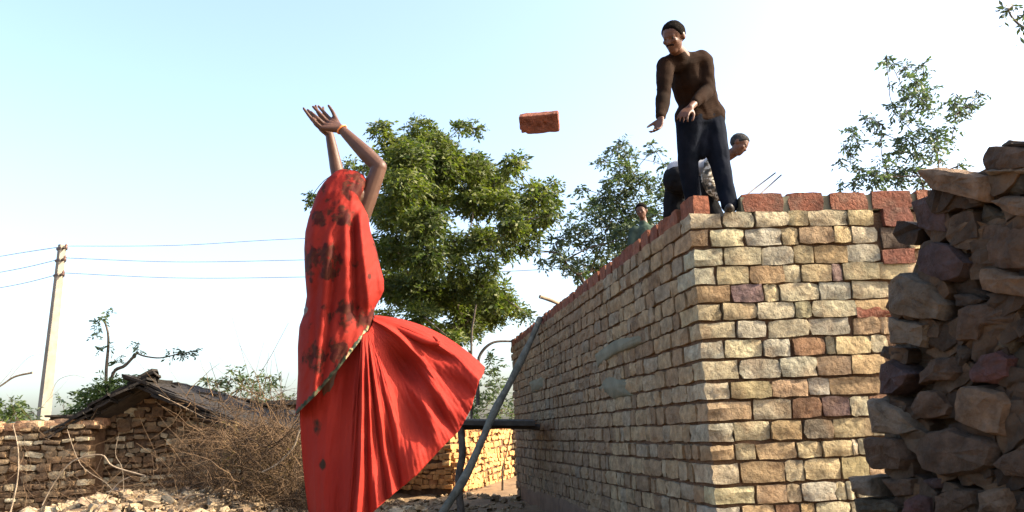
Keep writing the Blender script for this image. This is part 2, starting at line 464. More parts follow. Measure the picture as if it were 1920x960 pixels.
# mud core and roof slab, set back behind the stone faces
def prism(A, poly, z0, z1):
    n = len(poly)
    A.add([(p.x, p.y, z0) for p in poly] + [(p.x, p.y, z1) for p in poly],
          [tuple(range(n))[::-1], tuple(range(n, 2 * n))] + [(i, (i + 1) % n, n + (i + 1) % n, n + i) for i in range(n)])
A = Acc()
ins = 0.024
q = [C0 + d1 * ins * 1.2 + d2 * ins, C0 + d2 * (LEN2 - ins) - n2 * ins, C0 + d2 * (LEN2 - ins) + d1 * (LEN1 - ins), C0 + d1 * (LEN1 - ins) - n1 * ins]
prism(A, q, 0.0, ZT - 0.02)
link('mud_core', A.mesh('mud_core', M_mud, False), parent=house)

zooms = {4: ((1280, 380), 3.6925), 5: ((1280, 640), 3.0)}
ROWS = [  # zoom, top, bottom, stone spans measured on the photograph
 (4, 75, 178, [(45, 270), (285, 485), (505, 732), (738, 866), (876, 1143), (1150, 1325)]),
 (4, 192, 303, [(65, 180), (195, 420), (440, 685), (693, 803), (815, 1045), (1052, 1168), (1178, 1350)]),
 (4, 322, 440, [(70, 280), (297, 540), (548, 765), (780, 905), (920, 1140), (1150, 1368)]),
 (4, 452, 568, [(78, 225), (240, 455), (470, 695), (702, 820), (835, 1028), (1036, 1106), (1116, 1355), (1362, 1560)]),
 (4, 578, 696, [(90, 330), (345, 555), (567, 668), (675, 945), (955, 1170), (1182, 1440)]),
 (4, 708, 818, [(103, 265), (280, 510), (522, 775), (787, 890), (905, 1195), (1205, 1460)]),
 (4, 833, 945, [(112, 370), (382, 576), (597, 880), (890, 1160), (1190, 1370), (1376, 1460)]),
 (5, 2, 98, [(96, 230), (240, 446), (460, 605), (625, 802), (813, 856), (866, 1060), (1070, 1160)]),
 (5, 114, 218, [(103, 316), (328, 548), (554, 756), (766, 945), (955, 1140)]),
 (5, 235, 328, [(118, 265), (275, 495), (505, 706), (716, 826), (834, 1110)]),
 (5, 345, 452, [(112, 392), (402, 612), (622, 782), (792, 936), (946, 1052), (1062, 1200)]),
 (5, 466, 570, [(130, 285), (291, 493), (503, 670), (690, 846), (860, 1072), (1080, 1200)]),
 (5, 588, 676, [(142, 296), (302, 406), (424, 640), (648, 785), (793, 956), (962, 992), (998, 1040), (1050, 1200)]),
 (5, 694, 808, [(160, 322), (332, 570), (581, 686), (694, 892), (904, 1050), (1060, 1200)]),
 (5, 826, 924, [(172, 412), (421, 588), (594, 668), (676, 866), (872, 922), (930, 975), (985, 1180)]),
 (5, 940, 1046, [(190, 330), (340, 520), (530, 660), (670, 750), (760, 945), (955, 1180)]),
]
TINT = {'c': (0.42, 0.358, 0.225), 'y': (0.405, 0.32, 0.175), 'o': (0.36, 0.25, 0.135), 'g': (0.37, 0.335, 0.235), 'b': (0.23, 0.125, 0.07), 'p': (0.17, 0.11, 0.095), 'd': (0.16, 0.13, 0.085)}
ROWTINT = ['cgcycyy', 'ocgyoyc', 'gcgyog', 'gyocypcy', 'opycg d', 'yyccco', 'cgcgoo', 'gcgbcyc', 'cggoo', 'cyogo', 'ocbpgb', 'gcodyc', 'oyoyyccc', 'cocyyo', 'coygccc', 'gobocc']
blocks = [rock_mesh('stone', 100 + i, 4, 3, 0.16, 0.045) for i in range(14)]
for b in blocks: b.materials.append(M_stone)
edges_z = []
prev = None
stones1 = []            # (M, mesh, tint)
for r, (zm, yt, yb, spans) in enumerate(ROWS):
    o, s = zooms[zm]
    xs0 = spans[0][0]
    _, zt = wall_st(o[0] + xs0 / s, o[1] + yt / s)
    _, zb = wall_st(o[0] + xs0 / s, o[1] + yb / s)
    edges_z.append([zt, zb])
# level the courses: each bottom meets the next top with a mud joint
for r in range(len(edges_z) - 1):
    pass
for r, (zm, yt, yb, spans) in enumerate(ROWS):
    o, s = zooms[zm]
    zt, zb = edges_z[r]
    ym = (yt + yb) / 2
    for j, (xa, xb) in enumerate(spans):
        sa, _ = wall_st(o[0] + xa / s, o[1] + ym / s)
        sb, _ = wall_st(o[0] + xb / s, o[1] + ym / s)
        tn = ROWTINT[r][j % len(ROWTINT[r])]
        tint = TINT.get(tn, TINT['c'])
        k = random.uniform(.64, .84)
        col = (tint[0] * k, tint[1] * k * random.uniform(.97, 1.03), tint[2] * k * random.uniform(.92, 1.08), 1)
        if j == 0:
            # corner stone: shows on both walls, so it gets a mesh that follows the skewed corner
            dep = 0.24 if (r % 2 == 0) else 0.42
            rr = random.Random(r)
            Vv, Ff = [], []
            nx, ny, nz = 3, 3, 3
            idx = {}
            for iz in range(nz + 1):
                for iy in range(ny + 1):
                    for ix in range(nx + 1):
                        if 0 < ix < nx and 0 < iy < ny and 0 < iz < nz: continue
                        a_, b_, c_ = ix / nx, iy / ny, iz / nz
                        p = C0 + d2 * (sb * a_) + d1 * (dep * b_) + UP * (zb + (zt - zb) * c_)
                        jit = Vector((rr.uniform(-1, 1), rr.uniform(-1, 1), rr.uniform(-1, 1))) * 0.006
                        if iy == 0: jit += n2 * rr.uniform(-.004, .016)
                        if ix == 0: jit += n1 * rr.uniform(-.004, .010)
                        nedge = (ix in (0, nx)) + (iy in (0, ny)) + (iz in (0, nz))
                        if nedge >= 2:
                            cc = C0 + d2 * (sb * .5) + d1 * (dep * .5) + UP * ((zb + zt) / 2)
                            jit += (cc - p).normalized() * 0.010
                        idx[ix, iy, iz] = len(Vv); Vv.append(p + jit)
            for i in range(3):
                for j2 in range(3):
                    Ff.append((idx[i, 0, j2], idx[i + 1, 0, j2], idx[i + 1, 0, j2 + 1], idx[i, 0, j2 + 1]))
                    Ff.append((idx[i, 3, j2], idx[i, 3, j2 + 1], idx[i + 1, 3, j2 + 1], idx[i + 1, 3, j2]))
                    Ff.append((idx[0, i, j2], idx[0, i, j2 + 1], idx[0, i + 1, j2 + 1], idx[0, i + 1, j2]))
                    Ff.append((idx[3, i, j2], idx[3, i + 1, j2], idx[3, i + 1, j2 + 1], idx[3, i, j2 + 1]))
                    Ff.append((idx[i, j2, 3], idx[i + 1, j2, 3], idx[i + 1, j2 + 1, 3], idx[i, j2 + 1, 3]))
                    Ff.append((idx[i, j2, 0], idx[i, j2 + 1, 0], idx[i + 1, j2 + 1, 0], idx[i + 1, j2, 0]))
            link('stone', sharp(mesh_of('corner_stone', Vv, Ff, True, M_stone)), parent=house, color=col)
            continue
        w = sb - sa
        P = C0 + d2 * ((sa + sb) / 2) - n2 * (0.09 + random.uniform(-.008, .01)) + UP * ((zt + zb) / 2 + random.uniform(-.004, .004))
        th = 0.19
        R = Matrix.Rotation(random.uniform(-.02, .02), 3, n2)
        ex, ez = R @ d2, R @ UP
        link('stone', random.choice(blocks), parent=house, M=frame(P, ex, -n2, ez, w * 1.02, th, (zt - zb) * 1.03), color=col)
# the ragged far end of the sunlit wall: red bricks and dark stones
def on_end(name, px0, px1, py0, py1, mesh, out=0.0, color=None, th=0.2):
    sa, z1_ = wall_st(px0, py0); sb, z0_ = wall_st(px1, py1)
    P = C0 + d2 * ((sa + sb) / 2) - n2 * (0.09 - out) + UP * ((z0_ + z1_) / 2)
    return link(name, mesh, parent=house, M=frame(P, d2, -n2, UP, sb - sa, th, z1_ - z0_), color=color)
bricks = [rock_mesh('brick', 300 + i, 4, 2, 0.05, 0.02) for i in range(6)]
for b in bricks: b.materials.append(M_brick)
on_end('brick', 1652, 1712, 390, 424, bricks[0], 0.01)
on_end('brick', 1652, 1716, 468, 494, bricks[1], 0.015)
on_end('stone', 1650, 1706, 426, 464, blocks[3], -0.01, (0.07, 0.05, 0.035, 1))
on_end('stone', 1708, 1745, 428, 452, blocks[4], 0.0, (0.4, 0.31, 0.17, 1))
on_end('stone', 1704, 1730, 452, 466, blocks[5], 0.0, (0.36, 0.27, 0.15, 1))
on_end('stone', 1700, 1760, 490, 540, blocks[6], 0.0, (0.36, 0.28, 0.17, 1))
on_end('brick', 1604, 1680, 576, 594, bricks[2], -0.005)

# shaded side wall: courses run on from the corner
side = []
for r in range(19):
    if r < len(edges_z): zt, zb = edges_z[r]
    else:
        zt = edges_z[-1][1] - 0.008 - (r - len(edges_z)) * 0.158; zb = zt - 0.148
    s0 = 0.25 if (r % 2 == 0) else 0.43
    if r >= len(ROWS): s0 = 0.0
    rr = random.Random(500 + r)
    while s0 < LEN1:
        w = rr.choice([.13, .18, .22, .26, .3, .34, .4]) * rr.uniform(.9, 1.1)
        if s0 + w > LEN1 - .08: w = LEN1 - s0
        P = C0 + d1 * (s0 + w / 2) - n1 * (0.09 + rr.uniform(-.008, .008)) + UP * ((zt + zb) / 2 + rr.uniform(-.006, .006))
        side.append((s0, w, frame(P, -d1, -n1, UP, w * .965, .19, (zt - zb) * rr.uniform(.95, 1.03)), rr.randrange(len(blocks)), rr.random()))
        s0 += w + .012
def side_shade_tint(u, s):  # stone tones with part of the side wall's shade put into the colour
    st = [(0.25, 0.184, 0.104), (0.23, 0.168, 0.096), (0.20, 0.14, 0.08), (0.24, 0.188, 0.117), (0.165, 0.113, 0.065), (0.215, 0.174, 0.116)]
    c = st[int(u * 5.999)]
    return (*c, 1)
side.sort(key=lambda q_: q_[0])
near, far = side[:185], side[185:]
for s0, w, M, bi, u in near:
    link('stone', blocks[bi], parent=house, M=M, color=side_shade_tint(u, s0))
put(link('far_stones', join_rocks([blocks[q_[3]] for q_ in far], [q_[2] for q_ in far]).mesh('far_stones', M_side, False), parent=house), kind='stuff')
# cement daub and mud plaster lying proud of the side wall
def daub(name, pts, mat, seed, t=0.03):
    rr = random.Random(seed)
    P = [on_plane(x, y, Cn, n1) for x, y in pts]
    c = sum(P, Vector()) / len(P)
    A = Acc()
    front, mid, back = [], [], []
    for i, p in enumerate(P):
        for k in range(4):
            p2 = p.lerp(P[(i + 1) % len(P)], k / 4)
            p2 = p2 + (p2 - c) * rr.uniform(-.10, .06)
            front.append(c.lerp(p2, .8) + n1 * (t * rr.uniform(.6, 1.1)))
            back.append(p2 - n1 * 0.03)
    n = len(front)
    A.add(front + back + [c + n1 * t], [(i, (i + 1) % n, n + (i + 1) % n, n + i) for i in range(n)] + [(2 * n, (i + 1) % n, i) for i in range(n)])
    link(name, A.mesh(name, mat, True), parent=house)
daub('cement_patch', [(1108, 668), (1150, 636), (1208, 624), (1212, 640), (1150, 668), (1118, 692)], M_cement, 3, .022)
daub('cement_patch', [(1140, 700), (1180, 716), (1184, 742), (1150, 750), (1120, 728)], M_cement, 4, .02)
daub('cement_patch', [(992, 716), (1020, 702), (1022, 728), (996, 738)], M_cement, 5, .02)
daub('mud_plaster', [(972, 905), (1030, 918), (1110, 948), (1140, 985), (1060, 1060), (974, 1040)], M_plaster, 6, .03)

# bricks along the side wall top, on a strip of mortar; then the row on the sunlit wall
zb0 = ZT + 0.006
s0 = 0.02; i = 0
while s0 < LEN1 - .1:
    w = 0.30 if i == 0 else random.uniform(.235, .275)
    hgt = 0.165 if i == 0 else random.uniform(.125, .150)
    P = C0 + d1 * (s0 + w / 2) - n1 * (0.075 + random.uniform(-.006, .01) + (0.03 if i == 0 else 0)) + d2 * 0 + UP * (zb0 + hgt / 2)
    Rz = Matrix.Rotation(random.uniform(-.04, .04), 3, 'Z')
    link('brick', bricks[i % 6], parent=house, M=frame(P, Rz @ -d1, Rz @ -n1, UP, w, .12 if i else .14, hgt))
    s0 += w + random.uniform(.018, .03); i += 1
A = Acc()
A.box(C0 + d1 * (.35 + (LEN1 - .4) / 2) - n1 * 0.085 + UP * (ZT + .055), d1 * (LEN1 - .45), n1 * .085, UP * .11)
for xa, xb in [(1390, 1712)]:
    sa, _ = wall_st(xa, 375); sb, _ = wall_st(1760, 375)
    A.box(C0 + d2 * ((sa + sb) / 2) - n2 * .083 + UP * (ZT + .070), d2 * (sb - sa), n2 * .128, UP * .132)
link('mortar_bed', A.mesh('mortar_bed', M_cement, False), parent=house)
for xa, xb in [(1392, 1469), (1478, 1544), (1556, 1626), (1636, 1710), (1720, 1770)]:
    sa, _ = wall_st(xa, 375); sb, _ = wall_st(xb, 375)
    h_ = random.uniform(.148, .158)
    P = C0 + d2 * ((sa + sb) / 2) - n2 * (.07 + random.uniform(-.008, .008)) + UP * (zb0 + h_ / 2)
    link('brick', random.choice(bricks), parent=house, M=frame(P, d2, -n2, UP, sb - sa, .14, h_))

# ---------------------------------------------------------------- reinforcing rods behind the brick row
def rod(pa, pb, Ya, Yb, r, label):
    a, b = at(*pa, Ya), at(*pb, Yb)
    A = Acc(); A.tube([a, a.lerp(b, .5) + Vector((0, 0, .004)), b], r, 6)
    return put(link('iron_rod', A.mesh('iron_rod', M_iron)), label, 'rod', 'iron rods sticking up behind the brick row')
rod((1376, 385), (1454, 324), 6.72, 7.0, .006, 'thin iron rod rising from behind the bricks beside the standing man, the upper of two')
rod((1404, 385), (1465, 328), 6.74, 7.0, .006, 'thin iron rod rising from behind the red bricks, the lower right of two')
# ---------------------------------------------------------------- ruined dry stone wall (right foreground)
ruin = empty('ruined_wall', (2.3, 3.9, hz(2.3, 3.9)), 'tumbledown dry stone wall of big dark irregular stones in shade', 'wall')
RA = at(1640, 700, 4.25); RB = at(1920, 700, 3.45)
rd = Vector((RB.x - RA.x, RB.y - RA.y, 0)).normalized()
rn = Vector((rd.y, -rd.x, 0))
if rn.dot(CAM - RA) < 0: rn = -rn
Z6, Z7, Z8 = ((1660, 260), 3.2), ((1600, 500), 4.0), ((1580, 720), 4.0)
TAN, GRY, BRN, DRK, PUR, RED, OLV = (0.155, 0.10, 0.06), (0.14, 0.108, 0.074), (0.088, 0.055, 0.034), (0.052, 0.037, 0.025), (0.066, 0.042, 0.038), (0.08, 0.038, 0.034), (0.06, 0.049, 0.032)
RUIN = [
 (Z6, TAN, .06, [(205, 190), (330, 178), (480, 195), (590, 228), (602, 300), (590, 375), (430, 345), (270, 305)]),
 (Z6, BRN, .02, [(575, 120), (625, 50), (830, 45), (900, 60), (900, 180), (700, 190), (600, 190)]),
 (Z6, DRK, .0, [(705, 40), (760, 8), (900, 12), (900, 50), (720, 52)]),
 (Z6, GRY, .03, [(605, 200), (720, 185), (900, 165), (900, 205), (640, 215)]),
 (Z6, PUR, .0, [(160, 375), (250, 335), (385, 350), (388, 560), (300, 556), (200, 540)]),
 (Z6, GRY, -.04, [(395, 380), (560, 385), (550, 600), (520, 730), (395, 640)]),
 (Z6, PUR, .03, [(195, 660), (290, 610), (400, 645), (520, 745), (480, 840), (350, 865), (200, 800)]),
 (Z6, TAN, .04, [(635, 375), (700, 342), (900, 370), (900, 480), (720, 440)]),
 (Z6, BRN, .02, [(545, 525), (640, 500), (900, 490), (900, 790), (720, 785), (560, 755)]),
 (Z6, DRK, -.03, [(600, 225), (750, 225), (745, 335), (640, 345), (590, 320)]),
 (Z6, OLV, -.02, [(755, 222), (900, 215), (900, 345), (770, 332)]),
 (Z6, OLV, -.02, [(598, 480), (610, 390), (700, 450), (900, 485), (650, 496)]),
 (Z6, TAN, .05, [(570, 770), (650, 765), (770, 805), (900, 830), (900, 960), (700, 930), (590, 905)]),
 (Z6, DRK, -.04, [(380, 850), (490, 850), (560, 780), (580, 900), (680, 935), (560, 1010), (400, 960)]),
 (Z7, GRY, .07, [(262, 130), (330, 42), (392, 45), (560, 140), (672, 290), (650, 405), (540, 402), (275, 352)]),
 (Z7, GRY, .05, [(275, 372), (430, 405), (570, 430), (556, 560), (528, 622), (290, 572)]),
 (Z7, DRK, .0, [(585, 440), (690, 345), (800, 400), (805, 580), (700, 640), (590, 565)]),
 (Z7, BRN, .03, [(815, 320), (880, 282), (1130, 270), (1245, 340), (1225, 430), (1000, 440), (960, 560), (812, 560)]),
 (Z7, DRK, .0, [(780, 215), (900, 205), (1005, 250), (960, 290), (800, 292)]),
 (Z7, RED, .05, [(900, 790), (960, 650), (1080, 622), (1185, 680), (1172, 830), (1060, 872), (930, 862)]),
 (Z7, PUR, .04, [(200, 720), (270, 688), (400, 770), (452, 805), (390, 900), (300, 965), (205, 962)]),
 (Z7, BRN, .04, [(508, 800), (600, 688), (740, 690), (802, 790), (740, 850), (600, 852), (500, 890)]),
 (Z7, DRK, -.03, [(255, 590), (420, 622), (432, 720), (340, 742), (240, 665)]),
 (Z7, OLV, .0, [(1010, 450), (1200, 440), (1262, 560), (1200, 662), (1070, 605)]),
 (Z7, DRK, .0, [(815, 600), (960, 590), (900, 700), (830, 762), (790, 690)]),
 (Z7, OLV, -.02, [(1190, 660), (1300, 560), (1340, 700), (1330, 860), (1190, 850)]),
 (Z8, GRY, .06, [(210, 120), (270, 108), (330, 150), (420, 182), (572, 355), (400, 387), (240, 377)]),
 (Z8, BRN, .03, [(540, 150), (620, 58), (740, 50), (832, 170), (800, 240), (600, 262), (540, 205)]),
 (Z8, TAN, .07, [(868, 60), (900, 8), (1010, 20), (1170, 60), (1242, 150), (1192, 392), (1090, 382), (838, 280)]),
 (Z8, BRN, .06, [(528, 480), (640, 362), (800, 330), (1000, 400), (1152, 470), (1120, 620), (1000, 662), (760, 692), (600, 642)]),
 (Z8, BRN, .05, [(185, 410), (350, 400), (430, 422), (480, 560), (450, 650), (220, 632), (180, 560)]),
 (Z8, BRN, .04, [(1168, 600), (1280, 500), (1420, 440), (1420, 720), (1260, 692)]),
 (Z8, GRY, .05, [(30, 690), (250, 700), (262, 850), (130, 822), (75, 790)]),
 (Z8, BRN, .02, [(310, 710), (560, 708), (540, 832), (400, 842)]),
 (Z8, RED, .03, [(468, 880), (560, 820), (680, 850), (690, 965), (460, 965)]),
 (Z8, BRN, .03, [(695, 830), (850, 780), (1000, 800), (1022, 900), (900, 965), (700, 965)]),
 (Z8, TAN, .04, [(1030, 820), (1240, 790), (1285, 900), (1270, 965), (1032, 965)]),
 (Z8, PUR, .0, [(600, 715), (800, 700), (800, 775), (640, 792)]),
 (Z8, OLV, .02, [(95, 855), (320, 862), (420, 900), (440, 965), (110, 965)]),
 (Z8, DRK, .0, [(1262, 60), (1420, 20), (1420, 420), (1262, 382)]),
 (Z8, BRN, .0, [(1090, 702), (1240, 720), (1252, 782), (1060, 782)]),
 (Z8, GRY, .01, [(415, 130), (492, 170), (480, 205), (430, 172)]),
 (Z8, DRK, .0, [(1290, 800), (1420, 760), (1420, 980), (1300, 980)]),
]
def poly_stone(pts, push, seed, thick=.26):
    rr = random.Random(seed)
    plane = RA + rn * push
    P = [on_plane(x, y, plane, rn) for x, y in pts]
    c = sum(P, Vector()) / len(P)
    size = max((p - c).length for p in P)
    # subdivide the outline and roughen it
    R = []
    for i, p in enumerate(P):
        nx_ = P[(i + 1) % len(P)]
        R.append(p)
        R.append(p.lerp(nx_, .5) + (nx_ - p).cross(rn).normalized() * rr.uniform(-.03, .03) * (nx_ - p).length)
    n = len(R)
    ga, gb = rr.uniform(-.22, .22), rr.uniform(-.22, .22)
    vt = UP
    def tilt(p): d = p - c; return (d.dot(rd) * ga + d.dot(vt) * gb) * .5
    rim = [p + rn * (tilt(p) - .02) for p in R]
    r1 = [c.lerp(p, .9) + rn * (tilt(p) + rr.uniform(.0, .012) + .014) for p in R]
    r2 = [c.lerp(p, .52) + rn * (tilt(p) + rr.uniform(.0, .018) + .022) for p in R]
    back = [c.lerp(p, .93) - rn * thick * rr.uniform(.85, 1.1) for p in R]
    Vv = rim + r1 + r2 + back + [c + rn * .035, c - rn * thick]
    Ff = []
    for i in range(n):
        j = (i + 1) % n
        Ff += [(i, j, n + j, n + i), (n + i, n + j, 2 * n + j, 2 * n + i), (2 * n + i, 2 * n + j, 4 * n), (j, i, 3 * n + i, 3 * n + j), (3 * n + j, 3 * n + i, 4 * n + 1)]
    me = mesh_of('stone', Vv, Ff, True, M_ruin)
    bm = bmesh.new(); bm.from_mesh(me)
    bmesh.ops.subdivide_edges(bm, edges=bm.edges[:], cuts=1, use_grid_fill=True)
    bmesh.ops.triangulate(bm, faces=bm.faces[:])
    bmesh.ops.subdivide_edges(bm, edges=bm.edges[:], cuts=1, use_grid_fill=True)
    bm.normal_update()
    off = Vector((seed * 3.7, seed * 1.3, 0))
    for v in bm.verts:
        q = v.co * 9 + off
        a_ = mnoise.noise(q * .6) * .016 + mnoise.noise(q * 1.7) * .008 + mnoise.noise(q * 5.1) * .003
        v.co += v.normal * a_
    bm.to_mesh(me); bm.free()
    me.polygons.foreach_set('use_smooth', [True] * len(me.polygons))
    return sharp(me, 28)
for i, (zm, col, push, pts) in enumerate(RUIN):
    p2 = zp(zm[0], zm[1], pts)
    k = random.uniform(.9, 1.1)
    link('stone', poly_stone(p2, push, i), parent=ruin, color=(col[0] * k, col[1] * k, col[2] * k, 1))
# the body of the wall behind its face: rubble packing under a stepped top
prof = [(1632, 1000), (1640, 900), (1658, 830), (1662, 740), (1680, 640), (1694, 560), (1722, 480), (1742, 360), (1850, 320), (1870, 285), (1925, 275), (1990, 270), (2120, 300), (2120, 1000)]
P = [on_plane(x, y, RA - rn * .09, rn) for x, y in prof]
for p in P:
    if p.z < 1.3: p.z = 0.4
n = len(P)
A = Acc()
A.add(P + [p - rn * .75 + rd * .0 for p in P], [tuple(range(n)), tuple(range(n, 2 * n))[::-1]] + [(i, n + i, n + (i + 1) % n, (i + 1) % n) for i in range(n)])
link('rubble_core', A.mesh('rubble_core', M_dark, False), parent=ruin)
fill = [rock_mesh('filler', 700 + i, 3, 3, .2, .1) for i in range(6)]
MM, ms = [], []
for k in range(150):
    x, y = random.uniform(1660, 1990), random.uniform(330, 1000)
    if x < 1690 + max(0, 700 - y) * .1: continue
    if y < 400 and x < 1760: continue
    p = on_plane(x, y, RA - rn * (.03 + random.uniform(0, .05)), rn)
    R = Matrix.Rotation(random.uniform(-.6, .6), 3, rn)
    s_ = random.uniform(.06, .13)
    MM.append(frame(p, R @ rd, -rn, R @ UP, s_ * 1.4, .16, s_)); ms.append(random.choice(fill))
M_fill = mat_stone('ruin_packing', 'island', [(0, (0.03, 0.02, 0.013)), (.6, (0.055, 0.037, 0.023)), (1, (0.08, 0.056, 0.036))], scale=9)
put(link('packing_stones', join_rocks(ms, MM).mesh('packing_stones', M_fill, False), parent=ruin), kind='stuff')
# rough capping stones so the wall keeps its depth from the side
MM, ms = [], []
TOPX, TOPY = [1742, 1850, 1870, 1925, 1990, 2120], [372, 335, 305, 292, 288, 312]
for k in range(70):
    px, v = random.uniform(1750, 2110), random.uniform(.10, .70)
    p = on_plane(px, float(np.interp(px, TOPX, TOPY)), RA - rn * .09, rn) - rn * v + UP * random.uniform(-.05, .02)
    Rz = Matrix.Rotation(random.uniform(0, 6.3), 3, 'Z')
    s_ = random.uniform(.13, .24)
    MM.append(frame(p, Rz @ rd, Rz @ -rn, UP, s_, s_, s_ * .45)); ms.append(random.choice(fill))
put(link('capping_stones', join_rocks(ms, MM).mesh('capping_stones', M_fill, False), parent=ruin), kind='stuff')

# ---------------------------------------------------------------- generic coursed rubble facing
def coursed(parent, meshes, quad, hrange, wrange, inside, seed, th=.22, limit=300, gap=.012, isl=None, proud=0.0):
    """Lays irregular stones in wavy courses on the plane through quad = (P, along, normal, length, z0, z1)."""
    rr = random.Random(seed)
    P, e, nn, Ln, z0, z1 = quad
    out = []
    z = z0
    row = 0
    while z < z1:
        h_ = rr.uniform(*hrange)
        s = rr.uniform(-.2, 0)
        while s < Ln:
            w = rr.uniform(*wrange)
            hh = h_ * rr.uniform(.6, 1.1)
            c = P + e * (s + w / 2)
            zc = z + h_ / 2 + .03 * math.sin(s * 1.3 + row) + rr.uniform(-.012, .012)
            if rr.random() > .06 and inside(s + w / 2, zc, w, hh):
                R = Matrix.Rotation(rr.gauss(0, .12), 3, nn)
                M = frame(Vector((c.x, c.y, zc)) - nn * (th / 2 - .02 + rr.uniform(-.03, .015) - proud), R @ e, -nn, R @ UP, w - gap, th, hh)
                out.append((M, rr.choice(meshes)))
            s += w + gap * rr.uniform(.3, 2.0)
        z += h_ + gap
        row += 1
    rr.shuffle(out)
    out.sort(key=lambda q_: -q_[0].col[0].length * q_[0].col[2].length)
    for M, me in out[:limit]:
        link('stone', me, parent=parent, M=M)
    if len(out) > limit:
        put(link('small_stones', join_rocks([q_[1] for q_ in out[limit:]], [q_[0] for q_ in out[limit:]]).mesh('small_stones', isl, False), parent=parent), kind='stuff')

# the broken near end of the ruined wall, faced with the same stones
M_end = mat_stone('ruin_end_stone', 'random', [(0, (0.055, 0.036, 0.022)), (.5, (0.10, 0.068, 0.042)), (1, (0.13, 0.095, 0.062))], scale=6)
endm = [rock_mesh('stone', 760 + i, 4, 3, .2, .10, M_end) for i in range(6)]
pe = on_plane(2120, 300, RA - rn * .09, rn)
ee = (-rd).cross(UP)
coursed(ruin, endm, (Vector((pe.x, pe.y, 0)) - (rn * .76 if ee.dot(rn) > 0 else rn * 0), ee, rd, .78, .45, pe.z), (.10, .2), (.16, .36), lambda s, z, w, h: True, 47, th=.24, limit=60, isl=M_fill)
hutm = [rock_mesh('stone', 800 + i, 4, 3, .14, .09, M_hut) for i in range(12)]
# ---------------------------------------------------------------- the low cottage (left)
YC = 14.6
Ap = at(270, 722, YC)                                  # gable apex under the roof
cotP = at(120, 900, YC); cotQ = at(600, 900, YC)
cottage = empty('stone_cottage', (Ap.x, YC, .3), 'low rubble stone cottage with a sagging dark slate roof behind dry brushwood', 'cottage')
e = Vector((1, 0, 0)); nn = Vector((0, -1, 0))
xl, xr = at(118, 850, YC).x, at(640, 850, YC).x
zl, za = at(118, 808, YC).z, Ap.z
zr = at(452, 806, YC).z; xrr = at(452, 806, YC).x
def gable_top(x):
    if x < Ap.x: return zl + (za - zl) * (x - xl) / (Ap.x - xl)
    return max(za + (zr - za) * (x - Ap.x) / (xrr - Ap.x), zr - .05)
A = Acc()
poly = [(xl, .1), (xr, .1), (xr, zr - .1), (xrr, zr - .05), (Ap.x, za - .06), (xl, zl - .05)]
n = len(poly)
A.add([(x, YC + .05, z) for x, z in poly] + [(x, YC + 4.5, z) for x, z in poly], [tuple(range(n)), tuple(range(n, 2 * n))[::-1]] + [(i, n + i, n + (i + 1) % n, (i + 1) % n) for i in range(n)])
link('mud_core', A.mesh('mud_core', M_mud, False), parent=cottage)
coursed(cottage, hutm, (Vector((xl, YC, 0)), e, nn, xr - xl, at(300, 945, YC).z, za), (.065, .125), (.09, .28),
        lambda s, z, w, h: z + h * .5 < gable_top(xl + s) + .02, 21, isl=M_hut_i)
for px, py, w, h in [(437, 0, 0, 0)]: pass
for (px0, py0, px1, py1) in [(224, 786, 248, 808), (289, 763, 310, 780), (326, 822, 356, 840), (256, 770, 274, 782), (205, 775, 220, 792)]:
    a_, b_ = at(px0, py0, YC), at(px1, py1, YC)
    link('stone', random.choice(hutm), parent=cottage, M=frame(Vector(((a_.x + b_.x) / 2, YC + .05, (a_.z + b_.z) / 2)), e, -nn, UP, b_.x - a_.x, .26, a_.z - b_.z), )
# roof: right slope faces the camera, verge of stacked slates over the gable
RAp, RB_, RE = at(268, 716, YC - .35), at(515, 770, 18.2), at(452, 800, YC - .5)
RF = RB_ + (RE - RAp) * 1.02
LE = at(112, 812, YC - .35); LB = RB_ + (LE - RAp)
rslope = (RE - RAp); rback = (RB_ - RAp)
nrm = rback.cross(rslope).normalized()
if nrm.z < 0: nrm = -nrm
A = Acc()
A.add([RAp, RB_, RF, RE], [(0, 1, 2, 3)]); A.add([p - nrm * .10 for p in (RAp, RB_, RF, RE)], [(3, 2, 1, 0)])
A.add([RAp, RE, RE - nrm * .1, RAp - nrm * .1, RF, RF - nrm * .1], [(0, 1, 2, 3), (1, 4, 5, 2)])
nl = (LE - RAp).cross(rback).normalized()
if nl.z < 0: nl = -nl
A.add([RAp, LE, LB, RB_], [(0, 1, 2, 3)]); A.add([p - nl * .10 for p in (RAp, LE, LB, RB_)], [(3, 2, 1, 0)])
A.add([RAp, LE, LE - nl * .1, RAp - nl * .1], [(0, 3, 2, 1)])
link('roof', A.mesh('roof', M_slate_edge, False), parent=cottage)
slm = [rock_mesh('slate', 900 + i, 3, 2, .10, .10, M_slate) for i in range(6)]
rl, rb = rslope.length, rback.length
es, eb = rslope / rl, rback / rb
k = 0
for i in range(9):                                     # courses from eave to ridge, each lapping the one below
    v = 1.0 - (i + .45) / 9
    u = random.uniform(-.15, 0)
    while u < rb:
        w = random.uniform(.35, .75)
        if k < 190:
            wob = math.sin(u * 1.7) * .05
            P = RAp + es * (rl * v) + eb * (u + w / 2) + nrm * (.045 + wob + random.uniform(0, .035))
            R = Matrix.Rotation(random.uniform(-.12, .12), 3, nrm) @ Matrix.Rotation(-.10 + random.uniform(-.04, .04), 3, eb)
            link('slate', random.choice(slm), parent=cottage, M=frame(P, R @ eb, R @ -nrm, R @ es, w, random.uniform(.03, .055), rl / 9 * random.uniform(1.35, 1.7)))
            k += 1
        u += w * random.uniform(.85, .98)
